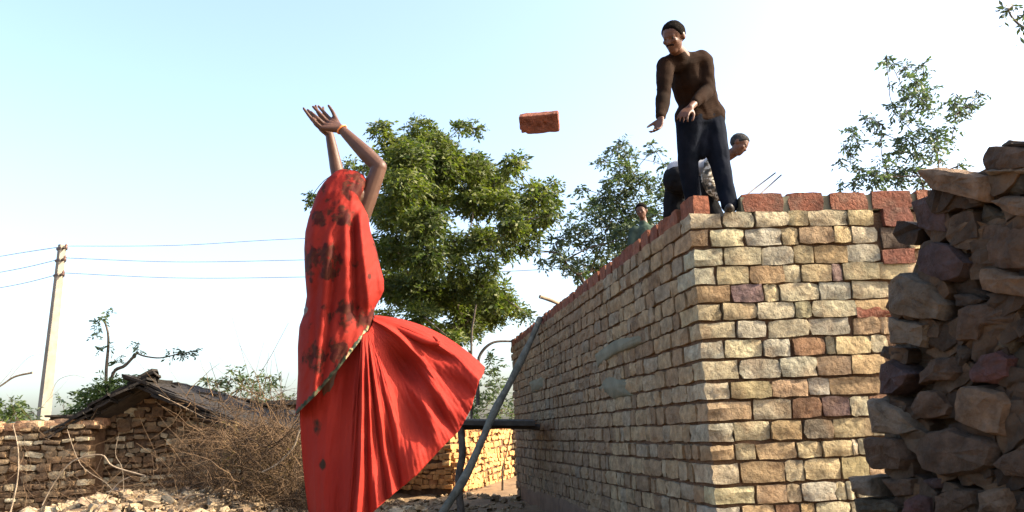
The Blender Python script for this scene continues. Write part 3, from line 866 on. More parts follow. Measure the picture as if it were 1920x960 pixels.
for side_, tip, nv in ((1, RE, nrm), (-1, LE, nl)):       # slates stacked along the two verges
    d = (tip - RAp)
    L_ = d.length; d.normalize()
    s = 0.0
    while s < L_:
        for lay in range(3):
            w = random.uniform(.3, .55)
            P = RAp + d * (s + random.uniform(-.05, .05)) + nv * (-.07 + lay * .05 + random.uniform(-.012, .012)) + Vector((0, -.06 + random.uniform(-.08, .06), 0))
            R = Matrix.Rotation(random.uniform(-.08, .08), 3, 'Y')
            link('slate', random.choice(slm), parent=cottage, M=frame(P, R @ d, R @ -nv, Vector((0, 1, 0)), w, .042, random.uniform(.3, .45)))
        s += random.uniform(.24, .36)
for t in np.linspace(0, 1, 13):                        # ridge stones
    P = RAp.lerp(RB_, t) + Vector((0, 0, .05))
    R = Matrix.Rotation(random.uniform(-.3, .3), 3, 'Z')
    link('slate', random.choice(slm), parent=cottage, M=frame(P, R @ Vector((1, 0, 0)), -UP, R @ Vector((0, 1, 0)), .38, .06, .45))

# ---------------------------------------------------------------- boundary wall left of the cottage
YW = 14.0
bw = empty('boundary_wall', (at(30, 900, YW).x, YW, .3), 'low mud and rubble stone wall with a sunlit reddish top at the far left', 'wall')
bxl, bxr = at(-160, 850, YW).x, at(165, 850, YW).x
bz = at(60, 803, YW).z
A = Acc()
A.box(((bxl + bxr) / 2, YW + .3, bz / 2 + .05), (bxr - bxl, 0, 0), (0, .5, 0), (0, 0, bz - .14))
link('mud_core', A.mesh('mud_core', M_mud, False), parent=bw)
coursed(bw, hutm, (Vector((bxl, YW, 0)), e, nn, bxr - bxl, at(60, 955, YW).z, bz - .02), (.07, .125), (.10, .30), lambda s, z, w, h: True, 33, isl=M_hut_i)
M_redtop = mat_stone('reddish_capping', 'random', [(0, (0.27, 0.14, 0.075)), (.5, (0.32, 0.19, 0.105)), (1, (0.36, 0.26, 0.16))], scale=7)
capm = [rock_mesh('stone', 860 + i, 4, 3, .16, .10, M_redtop) for i in range(6)]
s = bxl
while s < bxr:
    for yy in (.0, .24):
        w = random.uniform(.16, .34); h_ = random.uniform(.08, .16)
        link('stone', random.choice(capm), parent=bw, M=frame(Vector((s + w / 2, YW + .14 + yy, bz + h_ * .3 + yy * .1)), Matrix.Rotation(random.uniform(-.2, .2), 3, 'Z') @ e, -nn, UP, w, .26, h_))
    s += w * .92
# dark slab pile on the wall beside the cottage eave
A = Acc()
sp = empty('slate_pile', at(122, 800, YW + .6), 'small dark pile of roofing slates on the wall beside the utility pole', 'slates')
for k in range(7):
    P = at(122, 801, YW + .7) + Vector((random.uniform(-.12, .12), random.uniform(-.1, .1), k * .032))
    Rz = Matrix.Rotation(random.uniform(-.3, .3), 3, 'Z')
    link('slate', random.choice(slm), parent=sp, M=frame(P, Rz @ e, -UP, Rz @ Vector((0, 1, 0)), random.uniform(.35, .5), .035, .35))

# ---------------------------------------------------------------- shed with sunlit wall in the gap
Sa, Sb = at(846, 860, 18.0), at(958, 860, 23.5)
shed = empty('stone_shed', (Sa.x, Sa.y, .3), 'small stone shed with a sunlit golden wall under a dark slab awning', 'shed')
ed = Vector((Sb.x - Sa.x, Sb.y - Sa.y, 0)); Ls = ed.length; ed.normalize()
en = Vector((ed.y, -ed.x, 0))
if en.x < 0: en = -en
ztop = at(880, 797, 19.5).z
El, Er = at(725, 860, 19.0), Sa
el = Vector((El.x - Sa.x, El.y - Sa.y, 0)); Ll = el.length; el.normalize()
ln = Vector((el.y, -el.x, 0))
if ln.y > 0: ln = -ln
A = Acc()
b0 = Vector((Sa.x, Sa.y, 0)) - en * .06 - ln * .06
prism(A, [b0, b0 + ed * Ls, b0 + ed * Ls + el * Ll, b0 + el * Ll], 0.0, ztop - .02)
link('mud_core', A.mesh('mud_core', M_mud, False), parent=shed)
shm = [rock_mesh('stone', 940 + i, 3, 3, .16, .10, M_shed) for i in range(10)]
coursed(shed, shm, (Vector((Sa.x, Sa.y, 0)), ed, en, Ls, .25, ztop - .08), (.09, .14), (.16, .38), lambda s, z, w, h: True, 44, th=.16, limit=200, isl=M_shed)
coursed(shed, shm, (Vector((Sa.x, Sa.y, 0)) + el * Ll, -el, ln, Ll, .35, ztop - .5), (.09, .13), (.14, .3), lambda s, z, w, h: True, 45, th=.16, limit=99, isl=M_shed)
# lean-to awning between the shed and the house: dark slabs on a beam and a thin post
a_, b_ = at(872, 796, 12.6), at(1012, 797, 12.8)
awning = empty('awning', ((a_.x + b_.x) / 2, 12.9, hz(0, 12.9)), 'dark slab awning on a beam and thin crooked post beside the house wall', 'awning')
zs_ = at(900, 790, 12.6).z
for (xa, xb, dz) in [(866, 934, .0), (930, 1003, -.025)]:
    p0, p1 = at(xa, 790, 12.5), at(xb, 790, 12.7)
    A = Acc(); A.box(((p0.x + p1.x) / 2, 13.4, zs_ + dz), (p1.x - p0.x, .02, -.03), (0.0, 1.8, .05), (0, 0, .07))
    link('roof_slab', A.mesh('roof_slab', M_slate_edge, False), parent=awning)
A = Acc(); A.tube([a_ + Vector((-.1, .1, -.03)), a_.lerp(b_, .5) + Vector((0, .1, .0)), b_ + Vector((0, .1, -.03))], [.05, .058, .045], 8)
link('beam', A.mesh('beam', M_slate_edge), parent=awning)
A = Acc(); pb = at(866, 965, 12.4); pb.z = hz(pb.x, pb.y) - .05
A.tube(curve_pts([pb, at(860, 900, 12.5), at(867, 850, 12.6), at(864, 800, 12.7)], 4), [.055] * 13, 7)
link('post', A.mesh('post', M_bark), parent=awning)
# dark recess wall between the shed and the house
A = Acc(); 
far_wall = empty('back_wall', (at(985, 860, 25).x, 25, .3), 'shadowed stone wall end between the sunlit shed and the house', 'wall')
c_ = at(972, 860, 25)
A.box((c_.x + .3, 25.3, .9), (1.6, 0, 0), (0, .5, 0), (0, 0, 2 * (at(960, 800, 25).z - .9)))
link('mud_core', A.mesh('mud_core', M_mud, False), parent=far_wall)
coursed(far_wall, hutm, (Vector((c_.x - .45, 25.03, 0)), e, nn, 1.5, .3, at(960, 800, 25).z), (.1, .15), (.16, .35), lambda s, z, w, h: True, 46, th=.12, limit=80, isl=M_hut_i)

# far flat-roofed building behind the cottage
fb = empty('flat_roofed_hut', (at(540, 760, 24).x, 26, .3), 'distant flat slab roofed hut seen just above the cottage roof', 'hut')
a_, b_ = at(498, 752, 24), at(700, 752, 24)
A = Acc(); A.box(((a_.x + b_.x) / 2, 26, a_.z - .06), (b_.x - a_.x, 0, 0), (0, 4, 0), (0, 0, .14)); link('roof_slab', A.mesh('roof_slab', M_slate_edge, False), parent=fb)
A = Acc(); A.box(((a_.x + b_.x) / 2, 26.1, a_.z / 2), (b_.x - a_.x - .5, 0, 0), (0, 3.6, 0), (0, 0, a_.z - .27)); link('wall', A.mesh('wall', M_plaster, False), parent=fb)
# ================================================================ VEGETATION AND CLUTTER
def leaf_cloud(clumps, Y, spread, size, n_per, seed, droop=.5, leaflets=7, density=1.0, ratio=.38):
    """Compound leaf sprays through clumps (px, py, r px[, dY]) -> verts, quads."""
    r = np.random.default_rng(seed)
    Vs = []
    for cl in clumps:
        px, py, rp = cl[:3]
        dY = cl[3] if len(cl) > 3 else r.uniform(-spread, spread)
        y = Y + dY
        c = np.array(at(px, py, y)); R = rp * y / F
        n = max(4, int(n_per * density * (rp / 40.0) ** 2))
        d = r.normal(size=(n, 3)); d /= np.linalg.norm(d, axis=1)[:, None]
        rad = R * r.uniform(.25, 1.05, n) ** .6
        lump = 1 + .25 * np.sin(d[:, 0] * 5 + px) * np.sin(d[:, 2] * 6 + py)
        p = c + d * (rad * lump)[:, None] * np.array([1, 1.0, .85])
        dirn = d * .7 + r.normal(size=(n, 3)) * .55; dirn[:, 2] -= droop * .5
        dirn /= np.linalg.norm(dirn, axis=1)[:, None]
        L = size * r.uniform(.7, 1.35, n)
        for k in range(leaflets):
            t = (k + .6) / leaflets
            pos = p + dirn * (L * 1.9 * (t - .3))[:, None]; pos[:, 2] -= droop * L * t * t * .8
            sd = np.cross(dirn, r.normal(size=(n, 3)) * .35 + np.array([0, 0, 1])); sd /= np.linalg.norm(sd, axis=1)[:, None] + 1e-9
            sg = 1 if k % 2 else -1
            ax = sd * sg * .8 + dirn * .6 + r.normal(size=(n, 3)) * .2; ax[:, 2] -= .25
            ax /= np.linalg.norm(ax, axis=1)[:, None]
            nr = np.cross(ax, dirn + r.normal(size=(n, 3)) * .4); nr /= np.linalg.norm(nr, axis=1)[:, None] + 1e-9
            ll = L * r.uniform(.75, 1.2, n); w = ll * ratio
            a0 = pos; a1 = pos + ax * (ll * .5)[:, None] + nr * (w * .5)[:, None]; a2 = pos + ax * ll[:, None]; a3 = pos + ax * (ll * .5)[:, None] - nr * (w * .5)[:, None]
            a1[:, 2] += .02 * L; a3[:, 2] += .02 * L
            Vs.append(np.stack([a0, a1, a2, a3], 1).reshape(-1, 3))
    V = np.concatenate(Vs)
    return V, np.arange(len(V)).reshape(-1, 4)

def make_tree(name, label, base, clumps, Y, spread, mat, size, n_per, seed, trunk_r, fork=.35, group=None, droop=.5, cat='tree', bark=None, twig=.012, density=1.0, lean=0.0, ratio=.38):
    bark = bark or M_bark
    rr = random.Random(seed)
    cl = [(c[0], c[1], c[2], (c[3] if len(c) > 3 else rr.uniform(-spread, spread))) for c in clumps]
    root = empty(name, base, label, cat, group)
    V, Q = leaf_cloud(cl, Y, spread, size, n_per, seed, droop, density=density, ratio=ratio)
    pts = [at(c[0], c[1], Y + c[3]) for c in cl]
    ctr = sum(pts, Vector()) / len(pts)
    base = Vector(base)
    top = max(p.z for p in pts)
    fk = base.lerp(Vector((ctr.x, ctr.y, base.z + (top - base.z) * fork)), 1.0)
    A = Acc()
    tp = curve_pts([base - Vector((0, 0, .2)), base.lerp(fk, .35) + Vector((rr.uniform(-1, 1), rr.uniform(-1, 1), 0)) * trunk_r, base.lerp(fk, .7) + Vector((rr.uniform(-1, 1), rr.uniform(-1, 1), 0)) * trunk_r, fk], 4)
    A.tube(tp, [trunk_r * (1.25 if i == 0 else 1 - .45 * i / (len(tp) - 1)) for i in range(len(tp))], 9)
    trunk = link('trunk', A.mesh('trunk', bark), parent=root)
    # limbs: join each clump to the nearest node already reached, nearest clumps first
    nodes = [(fk, trunk_r * .5)]
    A = Acc()
    for p, c in sorted(zip(pts, cl), key=lambda q: (q[0] - fk).length):
        best = min(nodes, key=lambda nd: (nd[0] - p).length + .3 * max(0, nd[0].z - p.z))
        q, qr = best
        mid = q.lerp(p, .5) + Vector((rr.uniform(-.1, .1), rr.uniform(-.1, .1), rr.uniform(-.02, .12))) * (p - q).length
        r1 = max(twig * 1.0, qr * .72)
        A.tube(curve_pts([q, mid, p], 4), np.linspace(qr * .9, r1 * .75, 9), 5)
        nodes.append((mid, (qr * .9 + r1) / 2)); nodes.append((p, r1 * .75))
        R = c[2] * (Y + c[3]) / F
        for k in range(5):
            d = Vector((rr.gauss(0, 1), rr.gauss(0, 1), rr.gauss(.3, 1))).normalized() * R * rr.uniform(.5, .95)
            A.tube(curve_pts([p - d * .1, p + d * .5 + Vector((0, 0, .04 * R)), p + d], 2), [twig, twig * .7, twig * .6, twig * .4, twig * .3], 4)
    link('limbs', A.mesh('limbs', bark), parent=trunk)
    put(link('crown', mesh_np('crown', V, Q, 4, False, mat), parent=root), kind='stuff')
    return root

L_big = mat_leaf('neem_leaf', (0.034, 0.056, 0.015), (0.10, 0.112, 0.028), .4)
L_mid = mat_leaf('grey_green_leaf', (0.032, 0.055, 0.035), (0.062, 0.082, 0.042), .3)
L_pale = mat_leaf('glare_blue_leaf', (0.045, 0.072, 0.062), (0.075, 0.102, 0.066), .3)  # green leaf with the bluish cast of distant glare mixed into its colour
L_bush = mat_leaf('bush_leaf', (0.03, 0.055, 0.016), (0.06, 0.082, 0.026), .35)

BIG = [(715, 243, 20), (742, 275, 30), (792, 245, 30), (812, 275, 36), (866, 238, 14), (893, 240, 13), (770, 300, 42), (835, 310, 45), (890, 315, 36), (925, 345, 34), (958, 312, 22), (975, 300, 14),
       (1003, 362, 30), (1032, 378, 22), (1040, 345, 12), (760, 350, 40), (720, 325, 26), (820, 370, 45), (885, 375, 38), (945, 385, 32), (740, 400, 38), (800, 420, 42), (1000, 408, 30), (962, 425, 26), (1030, 405, 18),
       (745, 470, 40), (800, 480, 38), (850, 455, 26), (905, 450, 28), (950, 465, 24), (985, 445, 26), (735, 535, 38), (790, 545, 42), (845, 550, 40), (895, 540, 36), (935, 555, 30), (965, 578, 20), (920, 590, 26), (875, 600, 34), (835, 625, 26), (790, 590, 30),
       (862, 505, 24), (915, 500, 24), (700, 300, 18), (655, 310, 13), (680, 318, 12), (582, 372, 13), (640, 330, 10), (720, 600, 26), (760, 620, 24), (850, 640, 18), (985, 590, 10), (880, 570, 26), (700, 380, 26), (700, 460, 24)]
BIG2 = [(c[0] + random.uniform(-12, 12), c[1] + random.uniform(-8, 14), c[2] * .9, random.uniform(1.0, 3.4)) for c in BIG if 690 < c[0] < 980 and c[1] > 270 and c[2] > 24][:26]
bt = at(672, 900, 17.5)
make_tree('neem_tree', 'large leafy green tree standing behind the woman in red', (bt.x, 17.5, .25), BIG + BIG2, 16.5, 1.5, L_big, .098, 290, 11, .24, .42, twig=.012)
MID = [(1155, 278, 16), (1170, 268, 10), (1132, 302, 15), (1092, 354, 11), (1170, 312, 20), (1160, 345, 32), (1200, 345, 28), (1115, 398, 32), (1150, 408, 36), (1200, 392, 34), (1082, 440, 28), (1130, 455, 36), (1175, 448, 34),
       (1042, 455, 18), (1060, 488, 22), (1098, 498, 26), (1228, 285, 10), (1222, 270, 7), (1250, 372, 18), (1245, 310, 9), (1140, 375, 26), (1008, 470, 10), (1020, 490, 12), (1200, 430, 28), (1225, 405, 20), (1130, 500, 22), (1085, 515, 16), (1270, 400, 14), (1068, 410, 12), (1190, 475, 30), (1240, 345, 14), (1180, 295, 16)]
bt = at(1180, 900, 21)
make_tree('leafy_tree', 'grey green tree rising behind the shaded side wall of the house', (bt.x, 21, .25), MID, 20.5, 1.4, L_mid, .12, 150, 12, .17, .3, twig=.012)
RGT = [(1662, 108, 8), (1655, 118, 6), (1672, 122, 6), (1708, 125, 11), (1730, 122, 8), (1732, 140, 9), (1702, 145, 10), (1718, 155, 13), (1692, 165, 9), (1712, 180, 17), (1742, 172, 16), (1735, 190, 12), (1668, 160, 6), (1675, 202, 14), (1700, 210, 10), (1690, 225, 9),
       (1628, 222, 11), (1638, 232, 6), (1655, 235, 10), (1600, 250, 13), (1608, 268, 11), (1582, 275, 9), (1595, 290, 8), (1575, 298, 6), (1735, 208, 8), (1752, 205, 7), (1788, 195, 14), (1795, 215, 14), (1812, 200, 12), (1826, 198, 10), (1795, 180, 7), (1830, 172, 7), (1842, 178, 5),
       (1700, 262, 20), (1755, 255, 18), (1752, 275, 14), (1690, 285, 16), (1720, 292, 14), (1650, 265, 8), (1660, 252, 6), (1785, 262, 8), (1615, 320, 12), (1640, 330, 20), (1675, 330, 22), (1710, 320, 16), (1600, 342, 10), (1578, 345, 8), (1765, 300, 10), (1655, 305, 12), (1790, 240, 8), (1725, 240, 10), (1730, 345, 14), (1800, 310, 8)]
bt = at(1700, 900, 15.5)
make_tree('sparse_tree', 'thin open crowned tree with sparse leaves tinted with bluish glare above the red bricks at right', (bt.x + .3, 15.5, .25), RGT, 15.2, .7, L_pale, .10, 150, 13, .085, .45, twig=.011)
# the tree outside the frame whose twig hangs in at the top right corner
TR = [(1890, 18, 7, 0), (1900, 12, 6, .1), (1918, 52, 8, 0), (1950, 20, 22, .3), (1985, -20, 30, .2), (2040, -60, 45, .6), (2100, 10, 50, .4), (2080, -140, 60, .8), (2160, -60, 60, .5), (2190, 60, 50, .2), (2010, 60, 20, .4)]
bt = at(2150, 900, 9.5)
make_tree('overhanging_tree', 'tree mostly outside the frame whose dark leaf tips hang in at the top right corner', (bt.x, 9.5, .25), TR, 9.4, .3, L_mid, .085, 60, 14, .13, .5, twig=.006)
# small trees and bushes behind the cottage and wall
def bush(name, label, clumps, Y, mat, size, n_per, seed, r=.04, cat='bush', group=None, fork=.3, twig=.008, basepx=None):
    cx = basepx if basepx else sum(c[0] for c in clumps) / len(clumps)
    b_ = at(cx, 860, Y)
    return make_tree(name, label, (b_.x, Y, hz(b_.x, Y)), clumps, Y, .5, mat, size, n_per, seed, r, fork, cat=cat, group=group, twig=twig)
bush('bush', 'dense green bush behind the left eave of the cottage roof', [(180, 735, 22), (205, 725, 24), (235, 722, 22), (255, 715, 14), (165, 755, 20), (210, 750, 26), (145, 770, 14), (150, 740, 10), (245, 742, 18), (190, 770, 22)], 17.5, L_bush, .10, 170, 31, .06)
bush('bush', 'bright green bush showing over the wall at the far left edge', [(10, 765, 16), (28, 758, 14), (35, 770, 12), (-20, 770, 22), (20, 785, 14), (5, 790, 14)], 22, L_bush, .12, 150, 32, .06)
bush('bush', 'low grey green bush over the wall just left of the utility pole', [(52, 782, 12), (62, 775, 8), (45, 790, 12), (70, 790, 8)], 26, L_mid, .12, 130, 33, .05)
bush('bush', 'thin pale bush right of the foot of the utility pole', [(118, 760, 10), (125, 775, 8), (112, 748, 6), (135, 765, 7)], 20, L_pale, .09, 70, 34, .03)
bush('acacia_tree', 'small flat crowned tree behind the cottage roof, left of two', [(398, 717, 13), (412, 722, 12), (432, 712, 13), (450, 703, 15), (440, 695, 8), (462, 715, 12), (388, 712, 6), (425, 730, 14), (455, 730, 12), (480, 725, 8)], 30, L_mid, .17, 90, 35, .07, 'tree', None, .55, .018)
bush('acacia_tree', 'small round crowned tree behind the cottage roof, right of two', [(500, 708, 14), (515, 718, 10), (492, 718, 10), (488, 735, 12), (508, 730, 10), (475, 738, 10), (524, 712, 6), (480, 748, 12)], 31, L_mid, .17, 90, 36, .07, 'tree', None, .5, .018)
bush('bush', 'low olive bush left of the flat slab roof behind the cottage', [(520, 744, 10), (535, 743, 9), (505, 748, 9), (545, 746, 7)], 33, L_bush, .16, 90, 37, .05)
bush('small_tree', 'spindly green tree in the gap left of the leaning pole', [(925, 690, 15), (915, 670, 12), (930, 715, 16), (910, 725, 16), (900, 740, 14), (940, 735, 10), (920, 750, 16), (945, 755, 12), (895, 770, 14), (930, 772, 14), (968, 745, 9), (960, 770, 12), (880, 760, 14), (905, 700, 10)], 22, L_mid, .12, 90, 38, .05, 'tree', None, .4)
bush('low_bush', 'dark bush tucked above the awning of the sunlit shed', [(915, 778, 8), (940, 772, 10), (960, 776, 10), (985, 772, 8), (895, 782, 7)], 19.5, L_bush, .08, 120, 39, .03)
# twig sticking out over the side wall top
def branch_thing(name, label, paths, mat, cat='branch', leaves=None, group=None, n=6):
    A = Acc()
    for pts, ra, rb_ in paths:
        c = curve_pts(pts, 5)
        A.tube(c, np.linspace(ra, rb_, len(c)), n)
    base = Vector(paths[0][0][0])
    if leaves is None:
        return put(link(name, A.mesh(name, mat), M=None), label, cat, group)
    root = empty(name, base, label, cat, group)
    link('stem', A.mesh('stem', mat), parent=root)
    V, Q, lm = leaves
    put(link('leaf_cluster', mesh_np('leaf_cluster', V, Q, 4, False, lm), parent=root), kind='stuff')
    return root
branch_thing('roof_pole', 'short stick end jutting out over the brick topped side wall', [([at(1012, 556, 11.9), at(1030, 562, 12.0), at(1060, 574, 12.2)], .028, .03)], M_branch, 'stick')
YS = 18.5
lv = leaf_cloud([(193, 595, 9, 0), (185, 612, 8, 0), (182, 628, 7, 0), (203, 585, 7, 0), (188, 655, 4, 0), (205, 650, 4, 0), (182, 603, 5, 0)], YS, 0, .085, 170, 51)
branch_thing('sapling', 'upright bare stem with a tuft of leaves at its tip above the cottage', [([at(200, 760, YS), at(199, 700, YS), at(203, 650, YS), at(202, 622, YS), at(195, 600, YS)], .045, .02)], M_bark, 'sapling', (*lv, L_mid))
lv = leaf_cloud([(255, 645, 7, 0), (258, 658, 7, 0), (330, 662, 7, 0), (345, 658, 9, 0), (357, 660, 8, 0), (366, 657, 6, 0), (320, 660, 5, 0), (220, 680, 8, 0), (225, 672, 5, 0), (280, 700, 3, 0)], YS + .3, 0, .085, 150, 52)
branch_thing('sapling', 'crooked branch reaching right with leaf tufts above the cottage', [([at(200, 760, YS + .3), at(212, 700, YS + .3), at(235, 685, YS + .3), at(258, 660, YS + .3)], .045, .03), ([at(256, 662, YS + .3), at(272, 668, YS + .3), at(300, 671, YS + .3), at(330, 665, YS + .3), at(368, 657, YS + .3)], .022, .01), ([at(256, 664, YS + .3), at(258, 650, YS + .3), at(260, 640, YS + .3)], .012, .005)], M_bark, 'sapling', (*lv, L_mid))
branch_thing('curved_branch', 'bare arching branch between the red skirt and the house wall', [([at(896, 760, 14.6), at(896, 690, 14.6), at(902, 662, 14.6), at(925, 642, 14.6), at(960, 640, 14.7)], .035, .018), ([at(884, 790, 14.9), at(884, 640, 14.9), at(888, 600, 14.9), at(893, 570, 14.9)], .022, .016)], M_bark, 'branch')

# ---------------------------------------------------------------- leaning timber pole
pl = [at(772, 1056, 9.3), at(839, 947, 9.9), at(877, 885, 10.3), at(927, 772, 11.2), at(956, 718, 11.7), at(993, 643, 12.5), at(1012, 598, 13.05)]
A = Acc(); c = curve_pts(pl, 5); A.tube(c, [(.051 + .005 * math.sin(i * .9)) * (1 if i < len(c) - 6 else .9) for i in range(len(c))], 9)
put(link('leaning_pole', A.mesh('leaning_pole', M_log)), 'long grey timber pole leaning against the shaded side wall', 'pole')

# ---------------------------------------------------------------- utility pole and wires
YP = 27.0
pt, pbm = at(117, 459, YP), at(79, 808, YP)
ax = (pbm - pt); foot = pt + ax * ((pt.z - .25) / (pt.z - pbm.z))
up_ = root = empty('utility_pole', foot, 'tall tapering concrete utility pole at the far left', 'utility pole')
wv = (pt - foot); wl = wv.length; wv.normalize()
px_ = Vector((.82, -.57, 0)); px_ = (px_ - wv * px_.dot(wv)).normalized(); py_ = wv.cross(px_)
A = Acc()
def sq(c, a, b): return [c + px_ * i * a + py_ * j * b for i, j in ((-1, -1), (1, -1), (1, 1), (-1, 1))]
A.add(sq(foot - wv * .3, .15, .19) + sq(pt, .085, .10), [(0, 1, 5, 4), (1, 2, 6, 5), (2, 3, 7, 6), (3, 0, 4, 7), (4, 5, 6, 7), (3, 2, 1, 0)])
link('shaft', A.mesh('shaft', M_conc, False), parent=root)
INS = []
for py in (467, 490, 519):
    f_ = (py - 459) / (808 - 459.0)
    c = pt.lerp(pbm, f_)
    A = Acc(); A.box(c - py_ * 0.0, px_ * .62, py_ * .05, wv * .05); A.box(c + py_ * .11, px_ * .3, py_ * .02, wv * .07); A.box(c - py_ * .11, px_ * .3, py_ * .02, wv * .07)
    ca = link('cross_arm', A.mesh('cross_arm', M_iron, False), parent=root)
    A = Acc(); ct = c + px_ * .27
    A.tube([ct, ct + wv * .03, ct + wv * .05, ct + wv * .08, ct + wv * .1, ct + wv * .14], [.05, .05, .035, .05, .04, .015], 10)
    link('insulator', A.mesh('insulator', M_porc), parent=ca)
    INS.append(ct + wv * .06)
for ins_, (ly, ry), lab in zip(INS, [(482, 447), (512, 487), (541, 519)], ('highest', 'middle', 'lowest')):
    A = Acc()
    A.tube(curve_pts([at(-60, ly + 9, 33), at(40, {482: 474, 512: 503, 541: 532}[ly], 29), ins_], 6), .016, 4)
    A.tube(curve_pts([ins_, at(330, ry + {447: 13, 487: 4, 519: 2}[ry], 26.5), at(560, ry + .5, 26), at(900, ry - 8, 25.5), at(1500, ry - 40, 24)], 8), .011, 4)
    put(link('power_line', A.mesh('power_line', M_wire)), lab + ' of the three thin wires strung from the utility pole', 'wire', 'wires on the utility pole')

# ---------------------------------------------------------------- pale rubble heap and dry brushwood
rubm = [rock_mesh('rubble', 1000 + i, 3, 3, .25, .14, M_rubble) for i in range(8)]
for me in rubm:                                            # close the backs: these lie loose
    bm = bmesh.new(); bm.from_mesh(me); bmesh.ops.holes_fill(bm, edges=[e_ for e_ in bm.edges if e_.is_boundary]); bm.to_mesh(me); bm.free()
k = 0
def rubble(px, py, Y, s):
    p = at(px, py, Y); p.z = hz(p.x, p.y) + s * .18
    R = Matrix.Rotation(random.uniform(0, 6.28), 3, 'Z') @ Matrix.Rotation(random.uniform(-.7, .7), 3, 'X') @ Matrix.Rotation(random.uniform(-.5, .5), 3, 'Y')
    put(link('rubble_stone', random.choice(rubm), M=frame(p, R @ Vector((1, 0, 0)), R @ Vector((0, 1, 0)), R @ Vector((0, 0, 1)), s * random.uniform(1, 1.7), s * random.uniform(.8, 1.1), s * random.uniform(.5, .8))),
        'pale broken stone lying in the rubble heap below the cottage wall', 'stone', 'loose stones of the rubble heap')
for j in range(270):
    Y_ = random.uniform(8.6, 11.2)
    rubble(random.uniform(-30, 440), 930, Y_, random.choice([.05, .07, .085, .1, .13]) * random.uniform(.8, 1.15))
for j in range(26):
    p = (random.uniform(715, 800), 940, random.uniform(8.4, 10.2))
    q_ = at(*p); s = random.uniform(.06, .13); q_.z = hz(q_.x, q_.y) + s * .18
    R = Matrix.Rotation(random.uniform(0, 6.28), 3, 'Z') @ Matrix.Rotation(random.uniform(-.6, .6), 3, 'X')
    put(link('rubble_stone', random.choice(rubm), M=frame(q_, R @ Vector((1, 0, 0)), R @ Vector((0, 1, 0)), R @ Vector((0, 0, 1)), s * 1.4, s, s * .7)),
        'pale stone lying below the hem of the red skirt', 'stone', 'loose stones below the red skirt')

gr = np.random.default_rng(77)
MM, ms = [], []
def chip(x, y, s):
    z = hz(x, y)
    R = Matrix.Rotation(gr.uniform(0, 6.28), 3, 'Z') @ Matrix.Rotation(gr.uniform(-.8, .8), 3, 'X')
    MM.append(frame(Vector((x, y, z + s * .1)), R @ Vector((1, 0, 0)), R @ Vector((0, 1, 0)), R @ Vector((0, 0, 1)), s * gr.uniform(1, 1.8), s, s * gr.uniform(.5, .9))); ms.append(chipm[int(gr.integers(4))])
M_chip = mat_stone('rubble_chip', 'island', [(0, (0.20, 0.14, 0.08)), (.6, (0.30, 0.22, 0.13)), (1, (0.15, 0.10, 0.06))], scale=9)
chipm = [rock_mesh('chip', 1100 + i, 2, 2, .25, .14, M_chip) for i in range(4)]
for j in range(2600):
    p = at(gr.uniform(-40, 620), 930, gr.uniform(8.0, 12.6)); chip(p.x, p.y, float(gr.choice([.03, .045, .06, .08])))
for j in range(700):
    p = at(gr.uniform(690, 980), 930, gr.uniform(8.0, 17.5)); chip(p.x, p.y, float(gr.choice([.03, .045, .06, .09])))
put(link('stone_chips', join_rocks(ms, MM).mesh('stone_chips', M_chip, False)), 'broken stone chips and gravel strewn over the ground and rubble heap', 'gravel', kind='stuff')

def twig_mass(seed, n, place, length, rad, wiggle, up=.5):
    """Curved three-sided twigs as one mesh."""
    r = np.random.default_rng(seed)
    Vs, Qs = [], []
    b = 0
    S = 6
    for i in range(n):
        p = np.array(place(r)); d = r.normal(size=3); d[2] = d[2] * .8 + up; d /= np.linalg.norm(d)
        L = length * r.uniform(.4, 1.3); R = rad * r.uniform(.5, 1.5)
        bend = r.normal(size=3) * wiggle
        for s in range(S):
            t = s / (S - 1)
            c = p + d * L * t + bend * L * t * t + r.normal(size=3) * .018 * L
            a = np.cross(d, [.3, .5, .8]); a /= np.linalg.norm(a); bb = np.cross(d, a)
            rr_ = R * (1 - .7 * t)
            for k in range(3):
                an = k * 2.094
                Vs.append(c + (a * math.cos(an) + bb * math.sin(an)) * rr_)
        for s in range(S - 1):
            for k in range(3):
                Qs.append((b + s * 3 + k, b + s * 3 + (k + 1) % 3, b + s * 3 + 3 + (k + 1) % 3, b + s * 3 + 3 + k))
        b += S * 3
    return np.array(Vs), np.array(Qs)
def in_region(blobs, Y0, Y1):
    tot = sum(q_[4] for q_ in blobs)
    def f(r):
        u = r.uniform(0, tot)
        for x, y, rx, ry, w in blobs:
            if u < w: break
            u -= w
        while True:
            a, c = r.uniform(-1, 1), r.uniform(-1, 1)
            if a * a + c * c < 1: break
        p = at(x + a * rx, y + c * ry, r.uniform(Y0, Y1))
        return p
    return f
V, Q = twig_mass(61, 3200, in_region([(470, 830, 50, 30, 1.5), (520, 835, 45, 35, 1.6), (548, 865, 35, 55, 1.6), (465, 905, 75, 48, 2.4), (520, 930, 80, 45, 2.6), (415, 885, 35, 50, .6), (400, 940, 55, 35, .8), (560, 935, 40, 45, 1)], 9.8, 12.4), .34, .0055, .45, .3)
V2, Q2 = twig_mass(65, 130, in_region([(470, 815, 70, 25, 2), (540, 815, 30, 40, 1), (430, 870, 50, 50, 1), (500, 900, 80, 60, 1)], 9.8, 11.4), .6, .007, .7, .25)
V3, Q3 = twig_mass(66, 330, in_region([(370, 870, 50, 60, 2), (330, 905, 60, 35, 1), (410, 820, 40, 30, 1)], 10.4, 12.0), .45, .005, .6, .3)
V, Q, n0_ = np.concatenate([V, V2, V3]), [Q, Q2 + len(V), Q3 + len(V) + len(V2)], 0
Q = np.concatenate(Q)
